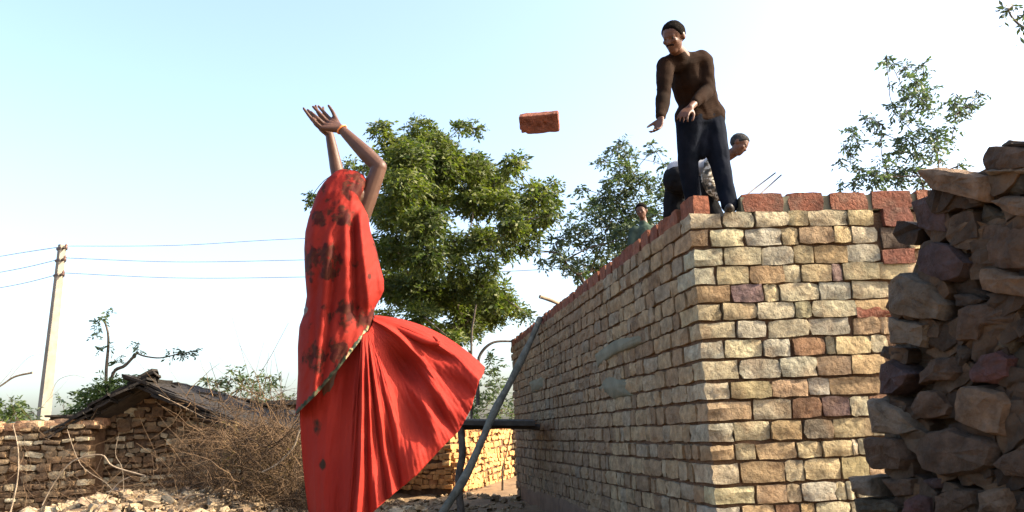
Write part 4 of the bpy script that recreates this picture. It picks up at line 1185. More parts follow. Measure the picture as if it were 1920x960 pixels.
put(link('brushwood_heap', mesh_np('brushwood_heap', V, Q, 4, False, M_twig)), 'tangled heap of dry brown thorn brushwood beside the red skirt', 'brushwood')
V, Q = twig_mass(62, 300, in_region([(100, 910, 120, 50, 2), (300, 930, 110, 30, 1.5), (60, 800, 60, 40, .4), (740, 955, 50, 25, 1)], 9.6, 11.5), .5, .0035, .5, .1)
put(link('scattered_twigs', mesh_np('scattered_twigs', V, Q, 4, False, M_twig)), 'thin dry twigs strewn over the rubble below the cottage', 'twigs', kind='stuff')
V, Q = twig_mass(63, 130, in_region([(400, 765, 60, 22, 2), (480, 760, 60, 22, 2), (350, 755, 30, 14, .5), (520, 775, 40, 16, 1)], 13.2, 14.6), .6, .007, .35, up=.15)
put(link('roof_brush', mesh_np('roof_brush', V, Q, 4, False, M_twig)), 'dry twigs fallen across the dark slate roof', 'twigs', kind='stuff')
lv = leaf_cloud([(300 + 40 * i + random.uniform(-20, 20), random.uniform(800, 950), 16, random.uniform(-.6, .6)) for i in range(4, 8)] + [(random.uniform(420, 575), random.uniform(790, 950), 18, random.uniform(-.6, .3)) for i in range(16)], 11.2, 0, .045, 60, 64)
M_dryleaf = mat_leaf('dry_leaf', (0.16, 0.10, 0.045), (0.30, 0.21, 0.10), .3)
put(link('dry_leaves', mesh_np('dry_leaves', lv[0], lv[1], 4, False, M_dryleaf)), 'withered brown leaves caught in the brushwood heap', 'leaves', kind='stuff')
B = lambda pts, Y: [at(x, y, Y) for x, y in pts]
for lab, pts, Y_, ra, rb_ in [
    ('pale crooked branch poking out of the brushwood beside the red skirt', [(490, 888), (520, 868), (548, 838), (562, 812), (572, 790)], 9.8, .022, .016),
    ('curved dry branch bowed over the left rubble, thick at its right bend', [(78, 948), (100, 905), (135, 862), (190, 850), (215, 872), (275, 892)], 9.6, .014, .02),
    ('thin upright dead stem at the far left edge of the wall', [(20, 960), (34, 900), (32, 840), (22, 795)], 9.4, .018, .012),
    ('short grey dead branch against the sky left of the utility pole', [(-30, 738), (2, 724), (30, 708), (60, 697)], 10.5, .018, .028),
    ('long thin dry stem crossing the dark rubble in front of the cottage', [(125, 805), (150, 870), (200, 905), (215, 925)], 10.2, .009, .006),
    ('pale bent twig standing in the rubble left of the brushwood', [(336, 960), (352, 935), (368, 925), (382, 930)], 9.0, .014, .008),
    ('dark fallen stick lying across the pale rubble', [(180, 965), (205, 925), (228, 905), (245, 895)], 8.9, .014, .01),
    ('thin arching twig over the sky right of the utility pole', [(92, 740), (110, 712), (135, 703), (160, 706)], 10.6, .007, .004),
    ('thin arching twig over the sky left of the utility pole', [(15, 712), (40, 685), (60, 668), (76, 668)], 10.6, .006, .004),
    ('wispy twig rising at the left edge below the wires', [(-20, 740), (5, 715), (20, 700), (26, 690)], 10.6, .007, .004),
    ('dry stem lying along the broken edge of the cottage roof', [(300, 742), (345, 762), (385, 785)], 13.4, .014, .01),
    ('leaning dry stem before the cottage wall centre', [(232, 930), (228, 880), (214, 850), (222, 815)], 10.0, .008, .005)]:
    branch_thing('dry_branch', lab, [(B([(x + random.uniform(-3, 3), y + random.uniform(-3, 3)) for x, y in pts], Y_), ra * .5, rb_ * .5)], M_branch)
# ================================================================ PEOPLE
class Solid:
    """Closed capsules and ellipsoids merged by a voxel remesh into one continuous surface."""
    def __init__(s): s.A = Acc()
    def ball(s, c, r, M=None, n=10):
        r = (r, r, r) if not hasattr(r, '__len__') else r
        V, Fc = [], []
        c = Vector(c)
        for i in range(n + 1):
            th = math.pi * i / n
            for k in range(2 * n):
                ph = math.pi * k / n
                v = Vector((math.sin(th) * math.cos(ph) * r[0], math.sin(th) * math.sin(ph) * r[1], math.cos(th) * r[2]))
                V.append(c + (M @ v if M else v))
        for i in range(n):
            for k in range(2 * n):
                Fc.append((i * 2 * n + k, (i + 1) * 2 * n + k, (i + 1) * 2 * n + (k + 1) % (2 * n), i * 2 * n + (k + 1) % (2 * n)))
        bm = bmesh.new(); me = mesh_of('t', V, Fc); bm.from_mesh(me); bmesh.ops.remove_doubles(bm, verts=bm.verts, dist=1e-6); bm.to_mesh(me); bm.free()
        s.A.add([v.co[:] for v in me.vertices], [tuple(p.vertices) for p in me.polygons]); bpy.data.meshes.remove(me)
    def limb(s, pts, radii, flat=1.0, n=5):
        c = curve_pts(pts, n) if len(pts) > 2 else [Vector(pts[0]).lerp(Vector(pts[1]), i / n) for i in range(n + 1)]
        rad = np.interp(np.linspace(0, 1, len(c)), np.linspace(0, 1, len(radii)), radii)
        s.A.tube(c, rad, 12)
        s.ball(c[0], rad[0], n=7); s.ball(c[-1], rad[-1], n=7)
    def build(s, name, mat, voxel, parent, smooth=3, wrinkle=0.0, wscale=9.0, wstretch=(1, 1, 1)):
        me = s.A.mesh(name, mat)
        o = bpy.data.objects.new('tmp', me); COL.objects.link(o)
        md = o.modifiers.new('r', 'REMESH'); md.mode = 'VOXEL'; md.voxel_size = voxel
        sm = o.modifiers.new('s', 'SMOOTH'); sm.iterations = smooth; sm.factor = .5
        dg = bpy.context.evaluated_depsgraph_get()
        me2 = bpy.data.meshes.new_from_object(o.evaluated_get(dg))
        bpy.data.objects.remove(o); bpy.data.meshes.remove(me)
        me2.name = name
        if wrinkle:
            for v in me2.vertices:
                p = Vector((v.co.x * wstretch[0], v.co.y * wstretch[1], v.co.z * wstretch[2])) * wscale
                q = mnoise.noise(p) + .5 * mnoise.noise(p * 2.1)
                v.co += v.normal * wrinkle * (q if q < 0 else q * .6)
        if not me2.materials: me2.materials.append(mat)
        me2.polygons.foreach_set('use_smooth', [True] * len(me2.polygons))
        me2.update()
        return link(name, me2, parent=parent)

def head(S, c, h, fwd, up):
    """Adds a head with face and ears to S: h = chin to crown. Returns its frame."""
    fwd = Vector(fwd).normalized(); up = (Vector(up) - fwd * Vector(up).dot(fwd)).normalized(); rt = fwd.cross(up)
    R = Matrix((rt, fwd, up)).transposed()
    c = Vector(c); P = lambda x, y, z: c + R @ Vector((x * h, y * h, z * h))
    S.ball(P(0, -.04, .12), (.325 * h, .40 * h, .36 * h), R)
    S.ball(P(0, .06, -.12), (.265 * h, .29 * h, .34 * h), R)
    S.ball(P(0, .18, -.36), (.15 * h, .15 * h, .13 * h), R, 8)          # chin
    S.limb([P(-.15, .29, .06), P(0, .32, .065), P(.15, .29, .06)], [.05 * h, .055 * h, .05 * h])   # brow
    S.limb([P(0, .335, .03), P(0, .375, -.08), P(0, .385, -.13)], [.032 * h, .042 * h, .055 * h])      # nose
    S.limb([P(-.10, .30, -.235), P(0, .332, -.23), P(.10, .30, -.235)], [.028 * h, .036 * h, .028 * h])
    S.limb([P(-.08, .30, -.28), P(0, .325, -.285), P(.08, .30, -.28)], [.03 * h, .036 * h, .03 * h])
    for sx in (-1, 1):
        S.ball(P(.16 * sx, .27, -.09), (.09 * h, .07 * h, .08 * h), R, 8)       # cheek
        S.ball(P(.33 * sx, -.05, -.02), (.04 * h, .09 * h, .13 * h), R, 8)      # ear
    return P, R

def hand(S, wrist, direction, palm_n, scale, curl=.4, side=1, spread=.10, thumb=.6):
    """Palm, four unequal bent fingers and a thumb from the side of the palm; palm_n points out of the palm."""
    d = Vector(direction).normalized(); n = (Vector(palm_n) - d * Vector(palm_n).dot(d)).normalized(); x = d.cross(n) * side
    w = Vector(wrist); k = scale
    P = lambda a, b, c: w + (x * a + d * b + n * c) * k
    for q in (-.030, -.010, .010, .030):
        S.limb([P(q * .55, .0, 0), P(q, .05, 0), P(q * 1.05, .088, 0)], [.013 * k, .013 * k, .011 * k])
    for i, (q, L) in enumerate(((.031, .070), (.0105, .080), (-.0105, .075), (-.031, .058))):
        a = spread * (1.5 - i)
        p0 = P(q * 1.05, .088, 0)
        c1, c2, c3 = curl * .5, curl * 1.2, curl * 1.8
        def stp(p, ang, ln): return p + (d * math.cos(ang) * math.cos(a) + x * math.sin(a) * math.cos(ang) + n * math.sin(ang)) * ln * k
        p1 = stp(p0, c1, L * .45); p2 = stp(p1, c2, L * .32); p3 = stp(p2, c3, L * .23)
        S.limb([p0, p1, p2, p3], [.0095 * k, .0088 * k, .008 * k, .0066 * k], n=3)
    t0 = P(.024, .022, .006); t1 = P(.052, .052, .012 + .02 * thumb); t2 = P(.058, .080, .018 + .04 * thumb); t3 = P(.056, .100, .022 + .055 * thumb)
    S.limb([t0, t1, t2, t3], [.015 * k, .0115 * k, .010 * k, .0075 * k], n=3)

# ---------------------------------------------------------------- woman in the red sari
YW_ = 3.75
def Wp(px, py, dy=0.0):
    return at(px, py, YW_ + dy)
mpx = YW_ / F
foot_c = Wp(628, 900); gz = hz(foot_c.x, YW_)
woman = empty('person', (foot_c.x, YW_, gz), 'woman in a red sari, back turned, both arms raised to the flying brick', 'person')
S = Solid()
hc = Wp(645, 372)
head(S, hc, .215, (-.75, .35, .30), (0, 0, 1))
S.limb([Wp(646, 395), Wp(643, 420)], [.052, .055])
S.limb([Wp(632, 428), Wp(662, 430)], [.055, .045]); S.limb([Wp(640, 430), Wp(640, 500), Wp(637, 575)], [.11, .105, .10])
S.limb([Wp(612, 590), Wp(655, 590)], [.105, .105])
for px, dy in ((624, -.02), (650, .03)):
    f_ = Vector((Wp(px, 900).x, YW_ + dy, gz))
    S.limb([Wp(px, 610, dy), Wp(px, 760, dy), f_ + Vector((0, 0, .08))], [.078, .055, .036])
    S.limb([f_ + Vector((0, .02, .035)), f_ + Vector((-.10, .05, .03)), f_ + Vector((-.17, .06, .02))], [.036, .03, .02])
# right arm
sh, el_, wr = Wp(670, 428, .03), Wp(711, 313, .0), Wp(641, 243, .04)
S.limb([sh, sh.lerp(el_, .5), el_], [.042, .042, .036]); S.limb([el_, el_.lerp(wr, .35), el_.lerp(wr, .7), wr], [.037, .038, .030, .022])
# left arm, its elbow hidden beyond the veil
sh2, el2, wr2 = Wp(612, 420, .06), Wp(637, 345, .16), Wp(618, 252, .16)
S.limb([sh2, sh2.lerp(el2, .5), el2], [.048, .042, .035]); S.limb([el2, el2.lerp(wr2, .35), wr2], [.035, .033, .021])
def finger(pts, r0_, r1_): S.limb(pts, [r0_, r0_ * .95, r1_], n=3)
# right hand: back of the hand towards us, fingers up to the left
kn = [Wp(620, 224, .10), Wp(615, 229, .07), Wp(609, 234, .045), Wp(604, 240, .03)]
for q in kn: S.limb([wr.lerp(q, .05), wr.lerp(q, .55), q], [.021, .016, .0115], n=3)
finger([kn[0], Wp(608, 211, .10), Wp(597, 199, .10)], .0095, .0068)
finger([kn[1], Wp(600, 213, .06), Wp(587, 200, .06)], .0098, .0070)
finger([kn[2], Wp(595, 221, .03), Wp(583, 210, .03)], .0095, .0068)
finger([kn[3], Wp(592, 229, .02), Wp(584, 221, .02)], .0085, .0062)
S.limb([Wp(636, 238, .08), Wp(630, 224, .09), Wp(624, 210, .09), Wp(616, 198, .09)], [.016, .012, .0095, .007], n=3)
# left hand, further away, its fingers spread to the left
kl = [Wp(602, 243, .15), Wp(605, 235, .17), Wp(609, 229, .19), Wp(614, 224, .20)]
for q in kl: S.limb([wr2.lerp(q, .05), wr2.lerp(q, .55), q], [.020, .016, .0115], n=3)
finger([kl[0], Wp(585, 224, .14), Wp(569, 203, .13)], .0098, .0066)
finger([kl[1], Wp(590, 220, .17), Wp(577, 206, .17)], .0098, .0070)
finger([kl[2], Wp(596, 211, .20), Wp(592, 198, .21)], .0096, .0068)
finger([kl[3], Wp(607, 212, .21), Wp(606, 201, .22)], .0088, .0062)
S.limb([Wp(612, 246, .15), Wp(598, 238, .10), Wp(590, 232, .09)], [.014, .011, .008], n=3)
S.build('body', M_skin, .0048, woman, smooth=2)
# bangle on the right wrist
bd = (wr - el_).normalized(); bx = bd.cross(Vector((0, 1, .2))).normalized(); by = bd.cross(bx)
bc = wr - bd * .0
A = Acc(); ring = [bc + (bx * math.cos(a) + by * math.sin(a)) * .0255 for a in np.linspace(0, 2 * math.pi, 25)]
A.tube(ring, .0042, 6); link('bangle', A.mesh('bangle', M_thread), parent=woman)

# --- upper drape: veil over the head running down to the slanting hem
LX = [(318, 640), (321, 631), (328, 622), (342, 608), (360, 596), (383, 588), (410, 579), (435, 573), (467, 571), (500, 572), (520, 573), (555, 576), (590, 570), (612, 562), (650, 559), (700, 559.5), (750, 557), (782, 555), (840, 555)]
RX = [(318, 650), (321, 668), (328, 680), (336, 686), (348, 685), (362, 680), (376, 676), (390, 682), (404, 689), (433, 694), (467, 705), (500, 712), (525, 719), (545, 719), (560, 712), (577, 702), (600, 698), (640, 694), (700, 690), (840, 690)]
lx = lambda y: float(np.interp(y, *zip(*LX))); rx = lambda y: float(np.interp(y, *zip(*RX)))
def hem_y(px): return float(np.interp(px, [555, 600, 642, 672, 696, 722], [783, 738, 690, 650, 614, 560]))
NT, NV = 132, 120
depth_r = lambda y: float(np.interp(y, [318, 330, 360, 420, 480, 580, 640, 800], [.02, .06, .10, .125, .145, .135, .15, .16]))
def folds(x, y, front):
    # long soft vertical folds, drifting with height; x is in photograph pixels
    f = 0
    for c0, sl, wd, am, y0, y1 in ((684, .10, 7, .020, 380, 640), (664, .03, 6, -.022, 400, 620), (648, .00, 9, .010, 380, 640), (629, -.12, 7, -.014, 430, 760), (612, -.10, 9, .012, 420, 780), (596, -.06, 7, -.010, 500, 780), (585, .0, 9, .008, 380, 780), (702, .12, 6, -.014, 430, 590),
                                  (662, -.22, 8, .010, 325, 430), (640, -.3, 7, -.008, 340, 460)):
        cx = c0 + sl * (y - 500)
        w_ = math.exp(-((x - cx) / wd) ** 2) * min(1, max(0, (y - y0) / 40)) * min(1, max(0, (y1 - y) / 40))
        f += 1.5 * am * w_
    f += .005 * mnoise.noise(Vector((x * .13 + y * .06, y * .05, 1.1))) + .0018 * mnoise.noise(Vector((x * .3, y * .22, 9.1))) + .004 * mnoise.noise(Vector((x * .05, y * .012, 3.1))) + .003 * mnoise.noise(Vector((x * .12, y * .03, 7.7)))
    return f
V = []
for i in range(NV):
    v = i / (NV - 1)
    for j in range(NT):
        th = 2 * math.pi * j / NT
        # start from the unit outline, find the hem for this column
        cx = .5 * (1 + math.copysign(abs(math.cos(th)) ** .9, math.cos(th)))
        px_g = 555 + (722 - 555) * cx
        ye = hem_y(lx(700) + (rx(600) - lx(700)) * cx)
        y = 318 + (ye - 318) * (v ** 1.15)
        l, r_ = lx(y), rx(y)
        x = l + (r_ - l) * cx
        sn = math.sin(th)
        dy = -math.copysign(abs(sn) ** .8, sn) * depth_r(y)
        front = sn > 0
        f = folds(x, y, front) if front else folds(x, y, front) * .5
        p = Wp(x, y, dy - f * (abs(sn) ** .5) * (1 if front else -1))
        if i > NV - 8:                                     # hem lifts clear of the skirt
            p.y += -.012 * (1 if front else -1) * (i - NV + 8) / 8
        V.append(p)
Fc = [(i * NT + j, i * NT + (j + 1) % NT, (i + 1) * NT + (j + 1) % NT, (i + 1) * NT + j) for i in range(NV - 1) for j in range(NT)]
Fc.append(tuple(range(NT))[::-1])
M_drape = mat_sari('red_printed_sari', .85, (), .82)
drape = link('sari_drape', mesh_of('sari_drape', V, Fc, True, M_drape), parent=woman)
md = drape.modifiers.new('thickness', 'SOLIDIFY'); md.thickness = .002; md.offset = 1
# ornamental border along the front hem
def mat_border():
    m, t, b = new_mat('gold_green_border'); L = t.links.new
    geo = N(t, 'ShaderNodeNewGeometry')
    n = N(t, 'ShaderNodeTexNoise', Scale=55.0, Detail=3.0); L(geo.outputs['Position'], n.inputs['Vector'])
    r = ramp(t, [(.40, (0.012, 0.02, 0.012)), (.50, (0.05, 0.07, 0.028)), (.56, (0.24, 0.16, 0.06)), (.62, (0.36, 0.28, 0.15)), (.70, (0.10, 0.015, 0.01))]); L(n.outputs['Fac'], r.inputs[0])
    L(r.outputs[0], b.inputs['Base Color']); b.inputs['Roughness'].default_value = .5
    return m
def border_strip(js, w, mat, label):
    Vb = []
    for j in js:
        a, b_ = Vector(V[(NV - 1) * NT + j]), Vector(V[(NV - 7) * NT + j])
        d_ = (b_ - a).normalized() * (w * mpx * (1 + .25 * math.sin(j * 1.9)))
        Vb += [a + Vector((0, -.004, -.002)), a + d_ * .5 + Vector((0, -.007, 0)), a + d_ + Vector((0, -.004, 0))]
    nb = len(js)
    o = link('border', mesh_of('border', Vb, [(k * 3 + q, k * 3 + 3 + q, k * 3 + 4 + q, k * 3 + 1 + q) for k in range(nb - 1) for q in (0, 1)], True, mat), parent=drape)
    o['label'] = label
jx = {j: .5 * (1 + math.copysign(abs(math.cos(2 * math.pi * j / NT)) ** .9, math.cos(2 * math.pi * j / NT))) for j in range(2, NT // 2 - 1)}
border_strip([j for j in jx if jx[j] > .66], 10, mat_border(), 'gold patterned border near the waist')
M_border2 = mat_noise('dark_green_border', (0.012, 0.022, 0.010), (0.075, 0.062, 0.03), 40, .3, .003, lo=.42, hi=.68)
border_strip([j for j in jx if jx[j] < .69], 9, M_border2, 'dark green border along the slanting hem')

# --- skirt: pleats fan out from the waist knot to the wind-blown hem
START = [(0, 564, 640), (.10, 590, 660), (.18, 640, 650), (.26, 678, 628), (.45, 690, 622), (.7, 697, 610), (.9, 700, 598), (1, 701, 591)]
HEM = [(0, 590, 1030), (.10, 600, 1034), (.18, 622, 1030), (.27, 655, 1004), (.36, 699, 960), (.46, 739, 925), (.56, 782, 890), (.66, 826, 842), (.76, 861, 807), (.85, 883, 767), (.92, 898, 715), (.965, 907, 700), (1, 909, 688)]
def interp2(T, u): return np.array([np.interp(u, [q[0] for q in T], [q[k] for q in T]) for k in (1, 2)])
def skirt_pt(u, v):
    a, b_ = interp2(START, u), interp2(HEM, u)
    m = (a + b_) / 2
    lift = np.interp(u, [0, .05, .2, .5, .8, 1], [0, 0, 0, 6, 22, 44])
    lef = np.interp(u, [0, .1, .25], [-20, -12, 0])
    m = m + np.array([lef * 1.2, 0]) + np.array([.30, -.95]) * lift
    return a * (1 - v) ** 2 + 2 * m * v * (1 - v) + b_ * v * v
FOLD = [(.15, .026, .022, .15), (.20, .018, -.024, .1), (.245, .014, .018, .1), (.275, .010, -.018, .05), (.305, .016, .028, .1), (.345, .011, -.022, .2), (.375, .018, .024, .05), (.415, .010, -.026, .05), (.445, .020, .030, .1), (.492, .010, -.022, .55),
        (.545, .030, .016, .3), (.93, .05, .035, .1), (.99, .012, .020, .1)]
PATCH = [(.70, .40, .085, .17, -.10), (.60, .62, .05, .22, -.035), (.485, .74, .022, .16, -.045), (.665, .80, .03, .20, .040), (.80, .72, .035, .22, .035), (.75, .82, .018, .14, -.022), (.86, .80, .02, .16, -.022), (.57, .90, .05, .10, .035),
         (.845, .30, .03, .25, .045), (.905, .62, .015, .16, -.028), (.955, .70, .02, .2, -.02), (.30, .75, .02, .15, .014), (.37, .60, .012, .2, -.014)]
NU, NS = 640, 84
def ring_depth(u):  # half thickness of the skirt across its outline
    return max(0.0, math.sin(math.pi * min(1, u / .52) * .5) if u < .26 else 1.0) * float(np.interp(u, [0, .04, .12, .3, .6, .85, .96, 1], [0, .55, 1, 1, .72, .5, .25, 0]))
V = []
def fold_amt(u, v):
    f = 0
    for c0, wd, am, v0 in FOLD:
        uu = u + .010 * math.sin(v * 5 + c0 * 30) * v
        f += am * math.exp(-abs((uu - c0) / wd) ** 1.7) * min(1, max(0, (v - v0 * .5) / .22)) * (.55 + .45 * v)
    for cu, cv, su, sv, am in PATCH:
        d2_ = ((u + .02 * math.sin(v * 6 + cu * 20) - cu) / su) ** 2 + ((v - cv) / sv) ** 2
        if d2_ < 9: f += am * math.exp(-d2_)
    f += .016 * mnoise.noise(Vector((u * 13, v * 3.2, 1.7))) * v + .007 * mnoise.noise(Vector((u * 38, v * 5, 5.2))) * min(1, v * 2) + .0035 * mnoise.noise(Vector((u * 95 + v * 6, v * 9, 8.2))) * min(1, v * 3) + .0022 * mnoise.noise(Vector((u * 60, v * 45, 3.3)))
    return f
rows = []
for s in range(NS):
    v = s / (NS - 1)
    for k in range(NU):
        front = k < NU // 2
        u = k / (NU // 2 - 1) if front else 1 - (k - NU // 2 + 1) / (NU // 2 + 1)
        x, y = skirt_pt(u, v)
        base = float(np.interp(v, [0, .15, .5, 1], [.115, .15, .18, .21])) * ring_depth(u)
        f = fold_amt(u, v) * min(1, 9 * u) * min(1, (1 - u) * 14)
        if front:
            p = Wp(x, y, -base - f)
            if v > .96: p = p + Vector((0, 0, .004 * mnoise.noise(Vector((u * 60, 2, 2)))))
        else:
            p = Wp(x, y, base - f * .55)
        V.append(p)
Fc = [(s * NU + k, s * NU + (k + 1) % NU, (s + 1) * NU + (k + 1) % NU, (s + 1) * NU + k) for s in range(NS - 1) for k in range(NU)]
spots = [(tuple(Wp(587, 800, -.08)), .036), (tuple(Wp(627, 820, -.16)), .022), (tuple(Wp(645, 745, -.16)), .018), (tuple(Wp(600, 870, -.1)), .025)]
skirt = link('skirt', mesh_of('skirt', V, Fc, True, mat_sari('red_sari_cloth', 0, spots)), parent=woman)
md = skirt.modifiers.new('thickness', 'SOLIDIFY'); md.thickness = .0025; md.offset = 1
# the hem rolled over along the top of the flare
A = Acc()
rp = [Wp(712, 600, -.03), Wp(758, 622, -.075), Wp(800, 640, -.10), Wp(822, 643, -.105), Wp(812, 630, -.10)]
A.tube(curve_pts(rp, 6), [.004, .006, .008, .010, .011, .012, .013, .014, .014, .015, .015, .015, .014, .013, .012, .011, .011, .010, .010, .009, .009, .007, .006, .005, .003][:25], 8)
link('rolled_fold', A.mesh('rolled_fold', skirt.data.materials[0]), parent=skirt)

# ---------------------------------------------------------------- man throwing from the wall top
def man_label(): pass
Y1 = 6.68
Mp = lambda px, py, dy=0.0: at(px, py, Y1 + dy)
zs = ZT + .0
m1 = empty('person', (at(1325, 390, Y1).x, Y1, ZT), 'man in a brown sweater stooping on the wall top with hands out after throwing', 'person')
S = Solid()
fwd1 = Vector((-.62, -.62, -.42))
P1, R1 = head(S, Mp(1263, 70, -.46), .262, fwd1, (-.22, -.45, 1))
S.limb([Mp(1267, 92, -.36), Mp(1282, 110, -.24)], [.058, .068])
S.limb([Mp(1258, 124, -.27), Mp(1312, 114, -.18)], [.06, .06])
S.limb([Mp(1286, 128, -.2), Mp(1300, 170, -.05), Mp(1312, 215, .04)], [.08, .085, .08])
hipL, hipR = Mp(1294, 232, .0), Mp(1332, 230, .06)
S.limb([hipL, hipR], [.075, .075])
kL, kR = Mp(1290, 305, .04), Mp(1350, 305, .0)
aL = Vector((Mp(1302, 380, .17).x, Y1 + .17, ZT + .09)); aR = Vector((Mp(1366, 380, -.05).x, Y1 - .06, ZT + .09))
for h_, k_, a_ in ((hipL, kL, aL), (hipR, kR, aR)):
    S.limb([h_, h_.lerp(k_, .5), k_], [.078, .068, .05]); S.limb([k_, k_.lerp(a_, .4), a_], [.05, .048, .036])
armL = [Mp(1249, 124, -.30), Mp(1243, 182, -.36), Mp(1239, 222, -.50)]
armR = [Mp(1320, 116, -.16), Mp(1329, 168, -.20), Mp(1294, 202, -.42)]
for a in (armL, armR):
    S.limb([a[0], a[0].lerp(a[1], .5), a[1]], [.055, .048, .04]); S.limb([a[1], a[1].lerp(a[2], .4), a[2]], [.04, .038, .027])
hand(S, armL[2], Mp(1227, 264, -.55) - armL[2], (.3, .2, .9), 1.08, .75, 1, .06)
hand(S, armR[2], Mp(1276, 220, -.50) - armR[2], (-.3, .1, -.9), 1.08, .55, 1, .14)
S.build('body', M_skin2, .0085, m1, smooth=2)
S = Solid()                                           # sweater
S.limb([Mp(1258, 122, -.27), Mp(1314, 112, -.18)], [.085, .084])
S.limb([Mp(1284, 122, -.2), Mp(1291, 150, -.11), Mp(1299, 180, -.03), Mp(1311, 216, .04)], [.11, .15, .15, .150])
S.limb([Mp(1304, 150, -.08), Mp(1324, 206, .05)], [.135, .13])
S.limb([Mp(1297, 210, .0), Mp(1330, 210, .06)], [.115, .115])
S.limb([Mp(1294, 219, .0), Mp(1332, 218, .07)], [.135, .135])
for a, w0 in ((armL, .9), (armR, .74)):
    S.limb([a[0], a[0].lerp(a[1], .5), a[1]], [.080, .070, .062]); S.limb([a[1], a[1].lerp(a[2], .45), a[1].lerp(a[2], w0)], [.062, .056, .048])
S.limb([Mp(1271, 104, -.31), Mp(1284, 112, -.22)], [.070, .08])
S.build('sweater', M_sweater, .011, m1, smooth=3, wrinkle=.016, wscale=5, wstretch=(1.2, 1.2, 1.5))
S = Solid()                                           # trousers
S.limb([Mp(1296, 226, -.0), Mp(1330, 224, .06)], [.128, .128]); S.limb([Mp(1313, 232, .03), Mp(1315, 260, .02), Mp(1316, 290, .0)], [.11, .085, .045])
S.limb([hipL, hipL.lerp(kL, .5), kL], [.125, .105, .086]); S.limb([kL, kL.lerp(aL, .5), aL], [.086, .078, .072])
S.limb([hipR, hipR.lerp(kR, .5), kR], [.125, .108, .086]); S.limb([kR, kR.lerp(aR, .5), aR], [.086, .078, .070])
S.build('trousers', M_trouser, .011, m1, smooth=2, wrinkle=.012, wscale=6, wstretch=(1.6, 1.6, .9))
for a_ in (aL, aR):
    tx = .0 if a_ is aL else 1.0
    S = Solid(); S.limb([a_ + Vector((.01, .05, -.045)), a_ + Vector((.03 - .05 * tx, -.07, -.05)), a_ + Vector((.05 - .09 * tx, -.16, -.058))], [.042, .042, .03])
    S.build('shoe', M_shoe, .01, m1, smooth=2)
def hair_cap(P, R, h, parent, mat, thick=.03, fringe=.17, seed=0):
    """Hair over the crown and back of the head, its edge tucked against the brow, temples and nape."""
    V, Fc = [], []
    n, m = 18, 40
    for i in range(n + 1):
        t = i / n
        for k in range(m):
            ph = 2 * math.pi * k / m
            f_ = math.sin(ph)                          # +1 front
            low = np.interp(f_, [-1, -.45, -.1, .15, .5, .8, 1], [-.34, -.26, -.02, -.10, .10, fringe, fringe + .03]) + .03 * mnoise.noise(Vector((ph * 6, seed, 0)))
            th = t * math.acos(max(-.98, min(.98, (low - .12) / .36)))
            g = 1 + thick * (min(1, (1 - t) * 5)) * (1 + .5 * mnoise.noise(Vector((math.cos(ph) * 3, math.sin(ph) * 3, th * 4 + seed)))) / .36
            g -= .05 * max(0, t - .85) / .15
            V.append(P(.325 * g * math.sin(th) * math.cos(ph), -.04 + .40 * g * math.sin(th) * math.sin(ph), .12 + .36 * g * math.cos(th)))
    for i in range(n):
        for k in range(m):
            Fc.append((i * m + k, (i + 1) * m + k, (i + 1) * m + (k + 1) % m, i * m + (k + 1) % m))
    return link('hair', mesh_of('hair', V, Fc, True, mat), parent=parent)
def eyes(P, h, parent):
    for sx in (-1, 1):
        S2 = Acc(); c = P(.135 * sx, .298, .0)
        s = Solid(); s.ball(c, .042 * h, n=6)
        link('eye', s.A.mesh('eye', M_eye), parent=parent)
hair_cap(P1, R1, .262, m1, M_hair, .032, .25); eyes(P1, .262, m1)
A = Acc(); A.tube(curve_pts([P1(-.13, .305, -.225), P1(-.05, .345, -.195), P1(.05, .345, -.195), P1(.13, .305, -.225)], 3), [.004, .006, .007, .008, .008, .008, .008, .007, .006, .004], 6)
link('moustache', A.mesh('moustache', M_hair), parent=m1)

# ---------------------------------------------------------------- second man bending behind him
Y2 = 8.3
Mq = lambda px, py, dy=0.0: at(px, py, Y2 + dy)
m2 = empty('person', (at(1300, 450, Y2).x, Y2, ZT), 'grey haired man in a pale shirt bending down behind the standing man', 'person')
S = Solid()
P2, R2 = head(S, Mq(1386, 271, -.05), .24, (.80, -.42, -.62), (.6, -.1, .75))
S.limb([Mq(1377, 285, .0), Mq(1352, 300, .05)], [.055, .06])
S.limb([Mq(1340, 307, -.12), Mq(1340, 303, .16)], [.07, .07])
S.limb([Mq(1340, 307), Mq(1310, 314, .02), Mq(1275, 325, .03)], [.085, .09, .09])
hA, hB = Mq(1272, 335, -.06), Mq(1272, 335, .1)
k2, k3 = Mq(1288, 400, -.1), Mq(1262, 405, .12)
a2 = Vector((Mq(1372, 450, -.1).x, Y2 - .1, ZT + .08)); a3 = Vector((Mq(1268, 450, .1).x, Y2 + .1, ZT + .08))
k2 = Mq(1312, 352, -.14)
for h_, k_, a_ in ((hA, k2, a2), (hB, k3, a3)):
    S.limb([h_, k_], [.095, .06]); S.limb([k_, a_], [.058, .04])
    S.limb([a_ + Vector((0, 0, -.05)), a_ + Vector((.15, -.05, -.06))], [.035, .028])
arm2 = [Mq(1334, 312, -.16), Mq(1330, 343, -.22), Mq(1350, 364, -.28)]
arm3 = [Mq(1338, 310, .16), Mq(1352, 350, .05), Mq(1362, 372, -.1)]
for a in (arm2, arm3):
    S.limb([a[0], a[1]], [.052, .042]); S.limb([a[1], a[2]], [.04, .028])
hand(S, arm2[2], (.6, -.1, -.5), (-.4, 0, -.6), 1.0, .6, 1)
hand(S, arm3[2], (.5, -.2, -.6), (-.5, 0, -.5), 1.0, .6, -1)
S.build('body', M_skin2, .0095, m2, smooth=2)
S = Solid()
